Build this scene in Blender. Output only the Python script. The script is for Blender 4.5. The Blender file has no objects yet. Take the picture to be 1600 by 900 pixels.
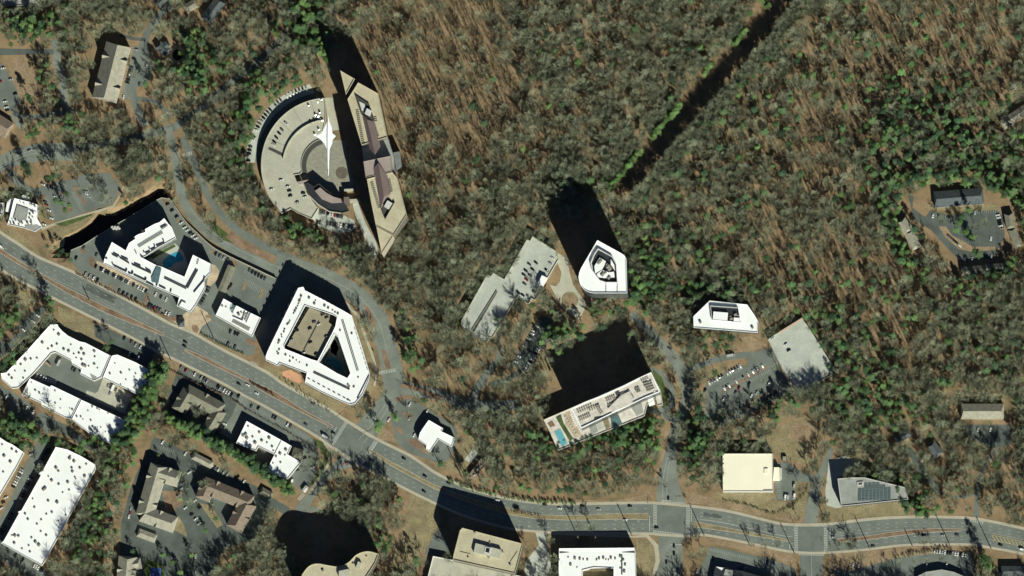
import bpy, bmesh, math, random
import numpy as np
from mathutils import Vector, Matrix
from mathutils.geometry import tessellate_polygon

SC = bpy.context.scene
COL = SC.collection
S = 0.75                       # metres per photo pixel (1600 wide)
CX, CY, CZ = 1000.0, -2000.0, 20000.0

# ------------------------------------------------------------------ camera, sky, sun, exposure
cam_d = bpy.data.cameras.new('camera')
cam_d.sensor_width = 36.0
cam_d.lens = 36.0 * CZ / 1200.0
cam_d.shift_x = -CX / 1200.0
cam_d.shift_y = -CY / 1200.0
cam_d.clip_start = 100.0
cam_d.clip_end = 60000.0
cam = bpy.data.objects.new('camera', cam_d)
cam.location = (CX, CY, CZ)
COL.objects.link(cam)
SC.camera = cam

AZ, EL = math.radians(25.0), math.radians(31.0)
w = bpy.data.worlds.new('World'); SC.world = w; w.use_nodes = True
nt = w.node_tree
bg = nt.nodes['Background']
sky = nt.nodes.new('ShaderNodeTexSky'); sky.sky_type = 'NISHITA'; sky.sun_disc = False
sky.sun_elevation = EL; sky.sun_rotation = math.radians(155.0)
sky.air_density = 0.55; sky.dust_density = 0.1; sky.ozone_density = 2.0; sky.altitude = 2500
nt.links.new(sky.outputs[0], bg.inputs['Color']); bg.inputs['Strength'].default_value = 0.05
sd = bpy.data.lights.new('sun', 'SUN'); sd.energy = 5.0; sd.angle = math.radians(0.5); sd.color = (0.99, 1.0, 0.85)
sun = bpy.data.objects.new('sun', sd); COL.objects.link(sun)
LD = Vector((-math.sin(AZ) * math.cos(EL), math.cos(AZ) * math.cos(EL), -math.sin(EL)))
sun.rotation_euler = LD.to_track_quat('-Z', 'Y').to_euler()
SC.view_settings.view_transform = 'Standard'; SC.view_settings.look = 'None'
SC.view_settings.gamma = 1.0; SC.view_settings.exposure = 0.35

# ------------------------------------------------------------------ pixel helpers
def P(x, y, H=0.0):
    """world x, y of the spot at height H that the photo shows at pixel x, y"""
    gx, gy = (x - 800) * S, (450 - y) * S
    k = (CZ - H) / CZ
    return (CX + (gx - CX) * k, CY + (gy - CY) * k)

ZO = {'a': (0, 0, 3), 'b': (360, 80, 2.8125), 'c': (0, 270, 3), 'd': (320, 370, 3), 'e': (700, 340, 4.09), 'f': (740, 470, 3.3333),
      'g': (1040, 440, 3.75), 'h': (1000, 660, 3.75), 'i': (1260, 620, 3.215), 'j': (640, 720, 3.81), 'k': (1360, 140, 2.8125),
      'l': (860, 0, 2.813), 'm': (390, 90, 6.43), 'n': (390, 220, 5.145), 'o': (0, 60, 5), 'p': (0, 230, 5.295), 'q': (100, 290, 5.295),
      'r': (230, 290, 5.625), 's': (180, 420, 5), 't': (0, 360, 4.5), 'u': (0, 500, 4.5), 'v': (230, 560, 6.426), 'w': (0, 680, 4.09),
      'x': (190, 690, 4.287), 'y': (350, 600, 5), 'z': (500, 600, 5), 'A': (740, 470, 5.29), 'B': (420, 560, 2.65), 'C': (180, 560, 2.65), '0': (0, 0, 1)}
def Z(k, pts):
    x0, y0, s = ZO[k]
    return [(x0 + p[0] / s, y0 + p[1] / s) for p in pts]
def Z1(k, x, y):
    return Z(k, [(x, y)])[0]

# ------------------------------------------------------------------ materials
MATS = {}
def mat(name, col, rough=0.85, var=0.12, scale=0.15, metal=0.0, col2=None, bump=0.0, objrand=0.0, fine=None, spec=0.3, fa=0.10):
    if name in MATS: return MATS[name]
    m = bpy.data.materials.new(name); m.use_nodes = True; MATS[name] = m
    t = m.node_tree; b = t.nodes['Principled BSDF']
    b.inputs['Roughness'].default_value = rough; b.inputs['Metallic'].default_value = metal
    b.inputs['Specular IOR Level'].default_value = spec
    tc = t.nodes.new('ShaderNodeNewGeometry')
    n1 = t.nodes.new('ShaderNodeTexNoise'); n1.inputs['Scale'].default_value = scale; n1.inputs['Detail'].default_value = 6
    n1.inputs['Roughness'].default_value = 0.65
    t.links.new(tc.outputs['Position'], n1.inputs['Vector'])
    r = t.nodes.new('ShaderNodeValToRGB')
    a = [max(0, c * (1 - var * 2)) for c in col]
    c2 = col2 or [min(1, c * (1 + var * 2)) for c in col]
    r.color_ramp.elements[0].position = 0.32; r.color_ramp.elements[0].color = (*a, 1)
    r.color_ramp.elements[1].position = 0.68; r.color_ramp.elements[1].color = (*c2, 1)
    t.links.new(n1.outputs['Fac'], r.inputs['Fac'])
    out = r.outputs['Color']
    if fine:
        n2 = t.nodes.new('ShaderNodeTexNoise'); n2.inputs['Scale'].default_value = fine; n2.inputs['Detail'].default_value = 3
        t.links.new(tc.outputs['Position'], n2.inputs['Vector'])
        mr = t.nodes.new('ShaderNodeMapRange'); mr.inputs['From Min'].default_value = 0.3; mr.inputs['From Max'].default_value = 0.7
        mr.inputs['To Min'].default_value = 1 - fa; mr.inputs['To Max'].default_value = 1 + fa
        t.links.new(n2.outputs['Fac'], mr.inputs['Value'])
        mx = t.nodes.new('ShaderNodeVectorMath'); mx.operation = 'SCALE'
        t.links.new(out, mx.inputs[0]); t.links.new(mr.outputs['Result'], mx.inputs['Scale']); out = mx.outputs[0]
    if objrand:
        oi = t.nodes.new('ShaderNodeObjectInfo')
        mr = t.nodes.new('ShaderNodeMapRange'); mr.inputs['To Min'].default_value = 1 - objrand; mr.inputs['To Max'].default_value = 1 + objrand
        t.links.new(oi.outputs['Random'], mr.inputs['Value'])
        mx = t.nodes.new('ShaderNodeVectorMath'); mx.operation = 'SCALE'
        t.links.new(out, mx.inputs[0]); t.links.new(mr.outputs['Result'], mx.inputs['Scale']); out = mx.outputs[0]
        hs = t.nodes.new('ShaderNodeHueSaturation')
        m2 = t.nodes.new('ShaderNodeMath'); m2.operation = 'MULTIPLY'; m2.inputs[1].default_value = 7.31
        m3 = t.nodes.new('ShaderNodeMath'); m3.operation = 'FRACT'
        t.links.new(oi.outputs['Random'], m2.inputs[0]); t.links.new(m2.outputs[0], m3.inputs[0])
        mh = t.nodes.new('ShaderNodeMapRange'); mh.inputs['To Min'].default_value = 0.485; mh.inputs['To Max'].default_value = 0.51
        t.links.new(m3.outputs[0], mh.inputs['Value']); t.links.new(mh.outputs['Result'], hs.inputs['Hue'])
        t.links.new(out, hs.inputs['Color']); out = hs.outputs['Color']
    t.links.new(out, b.inputs['Base Color'])
    if bump:
        bm_ = t.nodes.new('ShaderNodeBump'); bm_.inputs['Strength'].default_value = bump; bm_.inputs['Distance'].default_value = 1.0
        t.links.new(n1.outputs['Fac'], bm_.inputs['Height']); t.links.new(bm_.outputs[0], b.inputs['Normal'])
    return m

ASPH = mat('asphalt', (0.150, 0.168, 0.150), 0.9, 0.10, 0.05, fine=0.9)
ASPH2 = mat('asphalt_light', (0.185, 0.205, 0.180), 0.9, 0.12, 0.05, fine=0.8)
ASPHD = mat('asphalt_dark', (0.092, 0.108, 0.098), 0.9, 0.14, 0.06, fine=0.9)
CONC = mat('concrete_beige', (0.43, 0.42, 0.34), 0.85, 0.06, 0.06, fine=0.6)
CONCG = mat('concrete_grey', (0.44, 0.46, 0.41), 0.85, 0.07, 0.07, fine=0.7)
WALK = mat('sidewalk_tan', (0.42, 0.38, 0.29), 0.9, 0.06, 0.08, fine=0.7)
PAVE = mat('paver_tan', (0.46, 0.37, 0.26), 0.9, 0.12, 0.12, fine=0.7)
WHITE = mat('roof_white', (0.87, 0.88, 0.88), 0.6, 0.02, 0.05)
CREAM = mat('roof_cream', (0.88, 0.83, 0.66), 0.6, 0.015, 0.05)
ROOFG = mat('roof_grey_gravel', (0.30, 0.31, 0.29), 0.85, 0.08, 0.1, fine=0.8)
ROOFB = mat('roof_beige', (0.47, 0.425, 0.30), 0.85, 0.06, 0.07, fine=0.6)
ROOFD = mat('roof_dark', (0.03, 0.034, 0.04), 0.5, 0.1, 0.1)
ROOFP = mat('roof_pink_grey', (0.60, 0.56, 0.50), 0.85, 0.1, 0.15, fine=0.7)
SHING = mat('shingle_tan', (0.31, 0.295, 0.235), 0.9, 0.1, 0.25, fine=1.2)
SHINGD = mat('shingle_grey_green', (0.20, 0.195, 0.15), 0.9, 0.1, 0.25, fine=1.2)
SHINGB = mat('shingle_brown', (0.22, 0.175, 0.135), 0.9, 0.1, 0.25, fine=1.2)
SHINGS = mat('shingle_slate', (0.085, 0.10, 0.105), 0.85, 0.1, 0.25, fine=1.2)
MAUVE = mat('metal_mauve', (0.17, 0.125, 0.12), 0.6, 0.05, 0.1)
MAUVEL = mat('metal_mauve_light', (0.33, 0.27, 0.245), 0.7, 0.05, 0.1)
WALLB = mat('wall_beige', (0.36, 0.32, 0.25), 0.85, 0.08, 0.2)
WALLW = mat('wall_white', (0.55, 0.55, 0.52), 0.8, 0.06, 0.2)
WALLG = mat('wall_grey', (0.17, 0.18, 0.18), 0.7, 0.08, 0.2)
GLASS = mat('window_glass', (0.02, 0.028, 0.035), 0.15, 0.1, 0.3, spec=0.6)
GLASSB = mat('skylight_glass', (0.10, 0.17, 0.18), 0.25, 0.12, 0.2, spec=0.5)
UNIT = mat('unit_metal', (0.30, 0.28, 0.24), 0.6, 0.15, 0.8)
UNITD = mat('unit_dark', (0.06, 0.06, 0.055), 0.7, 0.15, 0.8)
UNITL = mat('unit_light', (0.55, 0.55, 0.52), 0.6, 0.1, 0.8)
SOLAR = mat('solar_panel_glass', (0.10, 0.14, 0.145), 0.35, 0.08, 0.3)
PAINT = mat('paint_white', (0.5, 0.51, 0.48), 0.8, 0.08, 0.5)
PAINTY = mat('paint_yellow', (0.60, 0.46, 0.12), 0.8, 0.08, 0.5)
POOL = mat('pool_water', (0.13, 0.40, 0.48), 0.08, 0.08, 0.3, spec=0.5)
POOLD = mat('pool_water_deep', (0.04, 0.30, 0.45), 0.1, 0.08, 0.3, spec=0.5)
COURT = mat('court_blue', (0.06, 0.12, 0.35), 0.8, 0.05, 0.3)
GRASS = mat('grass_green', (0.075, 0.105, 0.035), 0.95, 0.18, 0.12, fine=0.8, fa=0.28)
GRASSD = mat('grass_tan', (0.24, 0.20, 0.115), 0.95, 0.14, 0.08, fine=0.6, fa=0.28)
DIRT = mat('bare_dirt', (0.27, 0.20, 0.125), 0.95, 0.14, 0.07, fine=0.6, fa=0.28)
MULCH = mat('mulch_red', (0.22, 0.15, 0.10), 0.95, 0.2, 0.08, fine=0.9, fa=0.28)
TERRA = mat('terracotta_paving', (0.55, 0.30, 0.18), 0.9, 0.1, 0.2)
WATER = mat('creek_water', (0.008, 0.013, 0.016), 0.3, 0.1, 0.1)
BARK = mat('bark_grey', (0.200, 0.222, 0.148), 0.95, 0.12, 0.5, objrand=0.35)
BARKS = mat('bark_brown', (0.175, 0.16, 0.105), 0.95, 0.12, 0.5, objrand=0.35)
BARKP = mat('bark_pine', (0.13, 0.09, 0.06), 0.95, 0.12, 0.5)
LEAF = mat('pine_needles', (0.12, 0.215, 0.088), 0.8, 0.12, 0.2, objrand=0.18)
LEAFL = mat('evergreen_leaf', (0.165, 0.285, 0.098), 0.75, 0.12, 0.2, objrand=0.22)
LEAFD = mat('dark_evergreen_leaf', (0.07, 0.14, 0.07), 0.8, 0.12, 0.2, objrand=0.22)
BRUSH = mat('brush_brown', (0.17, 0.12, 0.075), 0.95, 0.2, 0.4, objrand=0.25)
POLEM = mat('pole_wood', (0.16, 0.13, 0.10), 0.8, 0.1, 1)
TYRE = mat('tyre_rubber', (0.02, 0.02, 0.02), 0.8, 0.1, 1)
PLANE = mat('aircraft_white', (0.92, 0.93, 0.94), 0.25, 0.01, 0.1)

# ------------------------------------------------------------------ mesh helpers
def link(name, me, m=None, parent=None):
    o = bpy.data.objects.new(name, me); COL.objects.link(o)
    if m:
        for k in (m if isinstance(m, (list, tuple)) else [m]): me.materials.append(k)
    if parent: o.parent = parent
    return o
def mesh(name, verts, faces, m, parent=None, mi=None):
    me = bpy.data.meshes.new(name); me.from_pydata(verts, [], faces)
    if parent:
        px = py = pz = 0.0; q_ = parent
        while q_: px += q_.location[0]; py += q_.location[1]; pz += q_.location[2]; q_ = q_.parent
        me.transform(Matrix.Translation((-px, -py, -pz)))
    o = link(name, me, m, parent)
    if mi: me.polygons.foreach_set('material_index', mi)
    me.update()
    return o
class MB:
    def __init__(s): s.v = []; s.f = []; s.m = []
    def add(s, v, f, mi=0):
        n = len(s.v); s.v += v; s.f += [tuple(n + i for i in q) for q in f]; s.m += [mi] * len(f)
    def build(s, name, m, parent=None): return mesh(name, s.v, s.f, m, parent, s.m)
    def box(s, c, sz, ang=0, mi=0):
        x, y, z = c; a, b, h = sz[0] / 2, sz[1] / 2, sz[2]
        ca, sa = math.cos(ang), math.sin(ang)
        q = [(x + i * ca - j * sa, y + i * sa + j * ca) for i, j in ((-a, -b), (a, -b), (a, b), (-a, b))]
        s.prism(q, z, z + h, mi)
    def prism(s, q, z0, z1, mi=0, holes=(), bottom=True, mis=None):
        q = ccw(q); n = len(q)
        v = [(p[0], p[1], z0) for p in q] + [(p[0], p[1], z1) for p in q]
        s.add(v, [(i, (i + 1) % n, n + (i + 1) % n, n + i) for i in range(n)], mi)
        s.flat([q] + [list(h) for h in holes], z1, mi if mis is None else mis)
        for h in holes:
            h = ccw(h)[::-1]; k = len(h)
            v = [(p[0], p[1], z0) for p in h] + [(p[0], p[1], z1) for p in h]
            s.add(v, [(i, (i + 1) % k, k + (i + 1) % k, k + i) for i in range(k)], mi)
    def flat(s, loops, z, mi=0):
        vs = [[Vector((p[0], p[1], 0)) for p in L] for L in loops]
        tr = tessellate_polygon(vs)
        fl = [(p[0], p[1], z) for L in loops for p in L]
        out = []
        for a, b, c in tr:
            A, B, C_ = fl[a], fl[b], fl[c]
            cr = (B[0] - A[0]) * (C_[1] - A[1]) - (B[1] - A[1]) * (C_[0] - A[0])
            out.append((a, b, c) if cr > 0 else (a, c, b))
        s.add(fl, out, mi)
    def tube(s, a, b, r0, r1, n=3, mi=0):
        a, b = Vector(a), Vector(b); d = (b - a)
        if d.length < 1e-6: return
        d.normalize(); u = d.orthogonal().normalized(); w_ = d.cross(u)
        v = []
        for p, r in ((a, r0), (b, r1)):
            for i in range(n):
                t = 2 * math.pi * i / n
                v.append(tuple(p + (u * math.cos(t) + w_ * math.sin(t)) * r))
        s.add(v, [(i, (i + 1) % n, n + (i + 1) % n, n + i) for i in range(n)] + [tuple(range(n, 2 * n))], mi)
def area(q): return sum(q[i][0] * q[(i + 1) % len(q)][1] - q[(i + 1) % len(q)][0] * q[i][1] for i in range(len(q))) / 2
def ccw(q): return list(q) if area(q) > 0 else list(q)[::-1]
def offset(q, d):
    """inset (d>0) a ccw polygon"""
    q = ccw(q); n = len(q); out = []
    for i in range(n):
        p0, p1, p2 = Vector(q[i - 1]), Vector(q[i]), Vector(q[(i + 1) % n])
        a = (p1 - p0).normalized(); b = (p2 - p1).normalized()
        na, nb = Vector((-a.y, a.x)), Vector((-b.y, b.x))
        m = na + nb
        if m.length < 1e-4: m = na
        m.normalize(); k = d / max(0.35, m.dot(na))
        out.append((p1.x + m.x * k, p1.y + m.y * k))
    return out
def smooth(pts, n=6):
    out = []
    L = len(pts)
    for i in range(L - 1):
        p0 = pts[max(i - 1, 0)]; p1 = pts[i]; p2 = pts[i + 1]; p3 = pts[min(i + 2, L - 1)]
        for k in range(n):
            t = k / n
            out.append(tuple(0.5 * (2 * p1[j] + (p2[j] - p0[j]) * t + (2 * p0[j] - 5 * p1[j] + 4 * p2[j] - p3[j]) * t * t
                                    + (3 * p1[j] - p0[j] - 3 * p2[j] + p3[j]) * t ** 3) for j in range(len(p1))))
    out.append(tuple(pts[-1])); return out
def lens_(pts):
    d = [0]
    for i in range(1, len(pts)): d.append(d[-1] + math.dist(pts[i][:2], pts[i - 1][:2]))
    return d
def resample(pts, n):
    d = lens_(pts); out = []
    for k in range(n + 1):
        s = d[-1] * k / n; i = 0
        while i < len(d) - 2 and d[i + 1] < s: i += 1
        t = (s - d[i]) / max(1e-9, d[i + 1] - d[i])
        out.append(tuple(pts[i][j] * (1 - t) + pts[i + 1][j] * t for j in range(len(pts[0]))))
    return out
def side(pts, off):
    out = []
    for i, p in enumerate(pts):
        a = pts[max(0, i - 1)]; b = pts[min(len(pts) - 1, i + 1)]
        dx, dy = b[0] - a[0], b[1] - a[1]; L = math.hypot(dx, dy) or 1
        o = off[i] if isinstance(off, (list, tuple)) else off
        out.append((p[0] + dy / L * o, p[1] - dx / L * o))
    return out
def tag(o, label=None, cat=None, group=None, kind=None):
    if label: o['label'] = label
    if cat: o['category'] = cat
    if group: o['group'] = group
    if kind: o['kind'] = kind
    return o
def thing(name, label, cat, x, y, z=0, group=None):
    o = bpy.data.objects.new(name, None); o.empty_display_size = 1; COL.objects.link(o); o.location = (x, y, z)
    return tag(o, label, cat, group)

# ------------------------------------------------------------------ exclusion mask for trees (pixel space, margin 140)
MG = 140
MW, MH = 1600 + 2 * MG, 900 + 2 * MG
MASK = np.zeros((MH, MW), bool)
def fill(mask, poly):
    xs = [p[0] + MG for p in poly]; ys = [p[1] + MG for p in poly]
    x0, x1 = max(0, int(min(xs))), min(MW, int(max(xs)) + 2); y0, y1 = max(0, int(min(ys))), min(MH, int(max(ys)) + 2)
    if x1 <= x0 or y1 <= y0: return
    X, Y = np.meshgrid(np.arange(x0, x1) + 0.5, np.arange(y0, y1) + 0.5)
    ins = np.zeros(X.shape, bool); n = len(xs)
    for i in range(n):
        j = i - 1
        c = ((ys[i] > Y) != (ys[j] > Y))
        with np.errstate(divide='ignore', invalid='ignore'):
            xx = (xs[j] - xs[i]) * (Y - ys[i]) / ((ys[j] - ys[i]) or 1e-9) + xs[i]
        ins ^= c & (X < xx)
    mask[y0:y1, x0:x1] |= ins
LAY = [0.05]
def sheet(name, px, m, z=None, block=True, kind='structure', closed=True):
    """a flush surface on the ground"""
    LAY[0] += 0.0
    z = 0.05 if z is None else z
    b = MB(); b.flat([[P(*p) for p in px]], z)
    o = b.build(name, m); tag(o, kind=kind)
    if block: fill(MASK, px)
    return o
def strip(name, pts, width, m, z=0.06, block=True, sm=6):
    if not isinstance(width, (list, tuple)): pts = [(p[0], p[1], width) for p in pts]
    else: pts = [(p[0], p[1], q) for p, q in zip(pts, width)]
    q = smooth(pts, sm); w_ = [p[2] / 2 for p in q]
    L = side(q, w_); R = side(q, [-k for k in w_])
    lw = [P(*p) for p in L]; rw = [P(*p) for p in R]; n = len(q)
    v = [(p[0], p[1], z) for p in lw] + [(p[0], p[1], z) for p in rw]
    o = mesh(name, v, [(i, i + 1, n + i + 1, n + i) for i in range(n - 1)], m)
    me = o.data
    if me.polygons[0].normal.z < 0: me.flip_normals()
    tag(o, kind='structure')
    if block:
        for i in range(n - 1): fill(MASK, [L[i], L[i + 1], R[i + 1], R[i]])
    return o

# ------------------------------------------------------------------ terrain
RAV = Z('0', [(84, 392), (91, 377), (98, 368), (112, 364), (122, 359), (140, 346), (155, 333), (175, 334), (198, 323), (218, 312), (238, 303), (246, 294), (257, 294), (266, 308),
              (262, 316), (248, 316), (196, 346), (152, 373), (128, 386), (112, 394), (100, 400)])
PAD = [(111, 391), (128, 384), (150, 370), (173, 356), (195, 343), (222, 327), (244, 313), (253, 309), (264, 311)]
def build_ground():
    rm = np.zeros((MH, MW), bool); fill(rm, RAV)
    f = rm.astype(float)
    k = 4
    for _ in range(2):
        g = np.zeros_like(f)
        for dx in range(-k, k + 1): g += np.roll(f, dx, 1)
        f = g / (2 * k + 1); g = np.zeros_like(f)
        for dy in range(-k, k + 1): g += np.roll(f, dy, 0)
        f = g / (2 * k + 1)
    xs = [-6000, -3000, -1500, -900] + list(np.arange(-700, 701, 5.0)) + [900, 1500, 3000, 6000]
    ys = [-6000, -3000, -1500, -700] + list(np.arange(-440, 441, 5.0)) + [700, 1500, 3000, 6000]
    nx, ny = len(xs), len(ys)
    v = []
    for y in ys:
        for x in xs:
            px, py = x / S + 800, 450 - y / S
            z = 0.0
            i, j = int(px + MG), int(py + MG)
            if 0 <= i < MW and 0 <= j < MH: z = -11.0 * min(1, f[j, i] * 1.5)
            v.append((x, y, z))
    fc = [(j * nx + i, j * nx + i + 1, (j + 1) * nx + i + 1, (j + 1) * nx + i) for j in range(ny - 1) for i in range(nx - 1)]
    m = bpy.data.materials.new('leaf_litter'); m.use_nodes = True
    t = m.node_tree; b = t.nodes['Principled BSDF']; b.inputs['Roughness'].default_value = 0.95; b.inputs['Specular IOR Level'].default_value = 0.1
    geo = t.nodes.new('ShaderNodeNewGeometry')
    def noise(sc, det=5, r=0.6, off=0):
        mp = t.nodes.new('ShaderNodeVectorMath'); mp.operation = 'ADD'; mp.inputs[1].default_value = (off, off * 1.7, 0)
        t.links.new(geo.outputs['Position'], mp.inputs[0])
        n = t.nodes.new('ShaderNodeTexNoise'); n.inputs['Scale'].default_value = sc; n.inputs['Detail'].default_value = det; n.inputs['Roughness'].default_value = r
        t.links.new(mp.outputs[0], n.inputs['Vector']); return n.outputs['Fac']
    def ramp(fac, stops):
        r = t.nodes.new('ShaderNodeValToRGB'); e = r.color_ramp.elements
        while len(e) < len(stops): e.new(0.5)
        for k_, (p, c) in enumerate(stops): e[k_].position = p; e[k_].color = (*c, 1)
        t.links.new(fac, r.inputs['Fac']); return r.outputs['Color']
    def mix(f_, a, b_, mode='MIX'):
        x = t.nodes.new('ShaderNodeMix'); x.data_type = 'RGBA'; x.blend_type = mode
        if isinstance(f_, float): x.inputs['Factor'].default_value = f_
        else: t.links.new(f_, x.inputs['Factor'])
        t.links.new(a, x.inputs[6]); t.links.new(b_, x.inputs[7]); return x.outputs[2]
    base = ramp(noise(0.03, 8, 0.7), [(0.30, (0.10, 0.098, 0.06)), (0.46, (0.25, 0.165, 0.095)), (0.58, (0.35, 0.235, 0.142)), (0.72, (0.15, 0.15, 0.09))])
    grey = ramp(noise(0.25, 6, 0.7, 50), [(0.3, (0.085, 0.085, 0.052)), (0.7, (0.31, 0.25, 0.155))])
    c = mix(0.35, base, grey)
    gm = t.nodes.new('ShaderNodeMapRange'); gm.inputs['From Min'].default_value = 0.56; gm.inputs['From Max'].default_value = 0.68; gm.inputs['To Max'].default_value = 0.55
    t.links.new(noise(0.045, 6, 0.7, 333), gm.inputs['Value'])
    grn = ramp(noise(0.5, 4, 0.6, 9), [(0.3, (0.06, 0.085, 0.035)), (0.7, (0.115, 0.155, 0.06))])
    c = mix(gm.outputs['Result'], c, grn)
    t.links.new(c, b.inputs['Base Color'])
    o = mesh('ground', v, fc, m); tag(o, kind='structure')
build_ground()
b = MB(); b.flat([[P(*p) for p in RAV]], -10.2); tag(b.build('creek_water', WATER), kind='structure')  # near-black water sheet fills the outline of the retaining wall's shadow

# ------------------------------------------------------------------ main boulevard
NK = [(-40, 335), (0, 365), (29, 384), (58, 403), (93, 418), (118, 429), (155, 448), (180, 461), (226, 486), (266, 508), (300, 522), (332, 540), (360, 555), (390, 570),
      (420, 586), (442, 602), (482, 624), (512, 641), (540, 659), (588, 688), (640, 714), (682, 742), (727, 763), (771, 776), (824, 786), (876, 789.5), (981, 788), (1024, 788), (1080, 793),
      (1128, 799), (1173, 809), (1213, 819), (1243, 822), (1294, 821), (1353, 814), (1415, 810), (1478, 810), (1527, 813), (1600, 828), (1660, 843)]
SK = [(-40, 390), (0, 418), (22, 431), (49, 446), (100, 472), (142, 493), (180, 512), (215, 530), (246, 547), (276, 561), (320, 583), (352, 599), (380, 615), (416, 634),
      (470, 665), (500, 683), (518, 696), (562, 724), (600, 744), (640, 765), (679, 784), (720, 802), (760, 815), (803, 825), (860, 830), (902, 831.5), (1015, 832), (1024, 833), (1075, 836), (1101, 834), (1171, 847),
      (1235, 860), (1290, 862), (1353, 857), (1415, 850), (1509, 849), (1560, 856), (1600, 864), (1660, 878)]
NKs, SKs = resample(smooth(NK), 360), resample(smooth(SK), 360)
MED = [[(-40, 362, 5), (0, 391, 5), (29, 410, 4.5), (67, 432, 4), (100, 451, 6), (155, 479, 8), (195, 497, 7), (240, 516, 4), (257, 524, 2)],
       [(288, 546, 2), (320, 561, 5), (360, 581, 4), (390, 596, 4), (420, 612, 8), (442, 624, 7), (474, 643, 4), (520, 667, 2)],
       [(578, 704, 3), (612, 725, 5), (640, 740, 5), (660, 751, 5), (687, 764, 5), (735, 782, 6), (787, 797, 8), (815, 803, 8), (845, 807.5, 6), (900, 809, 7), (960, 807, 8), (1013, 807, 9)],
       [(1084, 819, 8), (1133, 827, 5), (1187, 836.5, 4), (1234, 845, 2)],
       [(1306, 845, 4), (1350, 841, 5), (1400, 834, 6), (1450, 829, 5), (1503, 828, 2)]]
def kerbed(name, px, m, h=0.15):
    b = MB(); b.prism([P(*p) for p in px], 0.0, h + 0.05); tag(b.build(name, m), kind='structure'); fill(MASK, px)
def band(name, A, B, m, z):
    lw = [P(*p) for p in A]; rw = [P(*p) for p in B]; n = len(lw)
    v = [(p[0], p[1], z) for p in lw] + [(p[0], p[1], z) for p in rw]
    o = mesh(name, v, [(i, n + i, n + i + 1, i + 1) for i in range(n - 1)], m)
    if o.data.polygons[0].normal.z < 0: o.data.flip_normals()
    tag(o, kind='structure')
    for i in range(n - 1): fill(MASK, [A[i], A[i + 1], B[i + 1], B[i]])
    return o
band('boulevard', NKs, SKs, ASPH, 0.10)
band('sidewalk', side(NKs, 4.4), side(NKs, 0.6), WALK, 0.22)
band('sidewalk', side(SKs, -0.6), side(SKs, -3.8), WALK, 0.22)
KERB = mat('kerb_concrete', (0.42, 0.40, 0.34), 0.9, 0.1, 0.3)
band('kerb', side(NKs, 0.6), side(NKs, -0.15), KERB, 0.24)
band('kerb', side(SKs, 0.15), side(SKs, -0.6), KERB, 0.24)
for i, md in enumerate(MED):
    q = smooth(md, 6); L = side(q, [p[2] / 2 for p in q]); R = side(q, [-p[2] / 2 for p in q])
    poly = L + R[::-1]
    kerbed('median_strip', poly, MULCH if i in (0, 1, 4) else GRASSD)
    L2 = side(q, [p[2] / 2 + 0.7 for p in q]); R2 = side(q, [-p[2] / 2 - 0.7 for p in q])
    b = MB(); b.prism([P(*p) for p in L2 + R2[::-1]], 0.0, 0.16); tag(b.build('median_kerb', KERB), kind='structure')

WORN = mat('asphalt_worn', (0.170, 0.190, 0.170), 0.85, 0.12, 0.04, fine=0.9)
for f0, f1 in ((0.035, 0.065), (0.10, 0.13), (0.19, 0.22), (0.26, 0.29), (0.35, 0.38), (0.66, 0.69), (0.76, 0.785), (0.82, 0.84), (0.89, 0.91), (0.945, 0.965)):
    A_ = [(a[0] * (1 - f0) + b_[0] * f0, a[1] * (1 - f0) + b_[1] * f0) for a, b_ in zip(NKs, SKs)]; B_ = [(a[0] * (1 - f1) + b_[0] * f1, a[1] * (1 - f1) + b_[1] * f1) for a, b_ in zip(NKs, SKs)]
    band('wheel_track', A_, B_, WORN, 0.105)
for q in ([(136, 443), (158, 454), (154, 463), (132, 452)], [(158, 454), (182, 465), (178, 474), (154, 463)], [(1100, 800), (1128, 804), (1127, 810), (1099, 806)]): sheet('road_patch', q, ASPHD, 0.118)
# ------------------------------------------------------------------ other roads
# sheets: (name, zoom, polygon, material, z)
IS = [((540, 659), (588, 688), (562, 726), (518, 696))]
strip('side_road', [(-20, 268), (20, 248), (45, 241), (75, 237), (116, 238)], [24, 26, 28, 27, 27], ASPH2)
strip('side_road', [(105, 236), (150, 227), (200, 218), (245, 207), (275, 198)], 13, ASPH, z=0.055)
strip('side_road', [(262, 205), (285, 190), (320, 165), (360, 130), (410, 92), (450, 50)], 12, ASPH, z=0.056)
strip('parkway_west_lanes', [(262, 200), (272, 240), (281, 290), (289, 318), (305, 343), (330, 367), (365, 389), (408, 411), (440, 428), (470, 440)], [13, 14, 14, 15, 15, 15, 15, 15, 15, 15], ASPH2, z=0.065)
strip('parkway_east_lanes', [(285, 215), (303, 255), (318, 290), (330, 313), (344, 333), (372, 360), (408, 382), (440, 398), (480, 415)], 12, ASPH, z=0.068)
strip('parkway', [(430, 408), (460, 416), (500, 429), (535, 447), (566, 468), (588, 497), (601, 530), (610, 565), (617, 605)], [24, 24, 26, 28, 30, 32, 32, 32, 36], ASPH2, z=0.072)
strip('parkway', [(626, 600), (606, 628), (582, 662), (560, 690)], [30, 30, 36, 40], ASPH2, z=0.078)
strip('side_road', [(610, 603), (650, 610), (690, 618), (720, 630), (760, 634), (812, 632)], [26, 20, 17, 17, 16, 15], ASPH2, z=0.075)
strip('driveway', [(738, 628), (744, 610), (752, 598), (765, 577), (777, 563), (781, 545), (778, 520)], [13, 13, 13, 12, 9, 6, 5], ASPH, z=0.066)
strip('driveway', [(765, 600), (785, 596), (805, 586), (825, 570)], 8, ASPHD, z=0.069)
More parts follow.
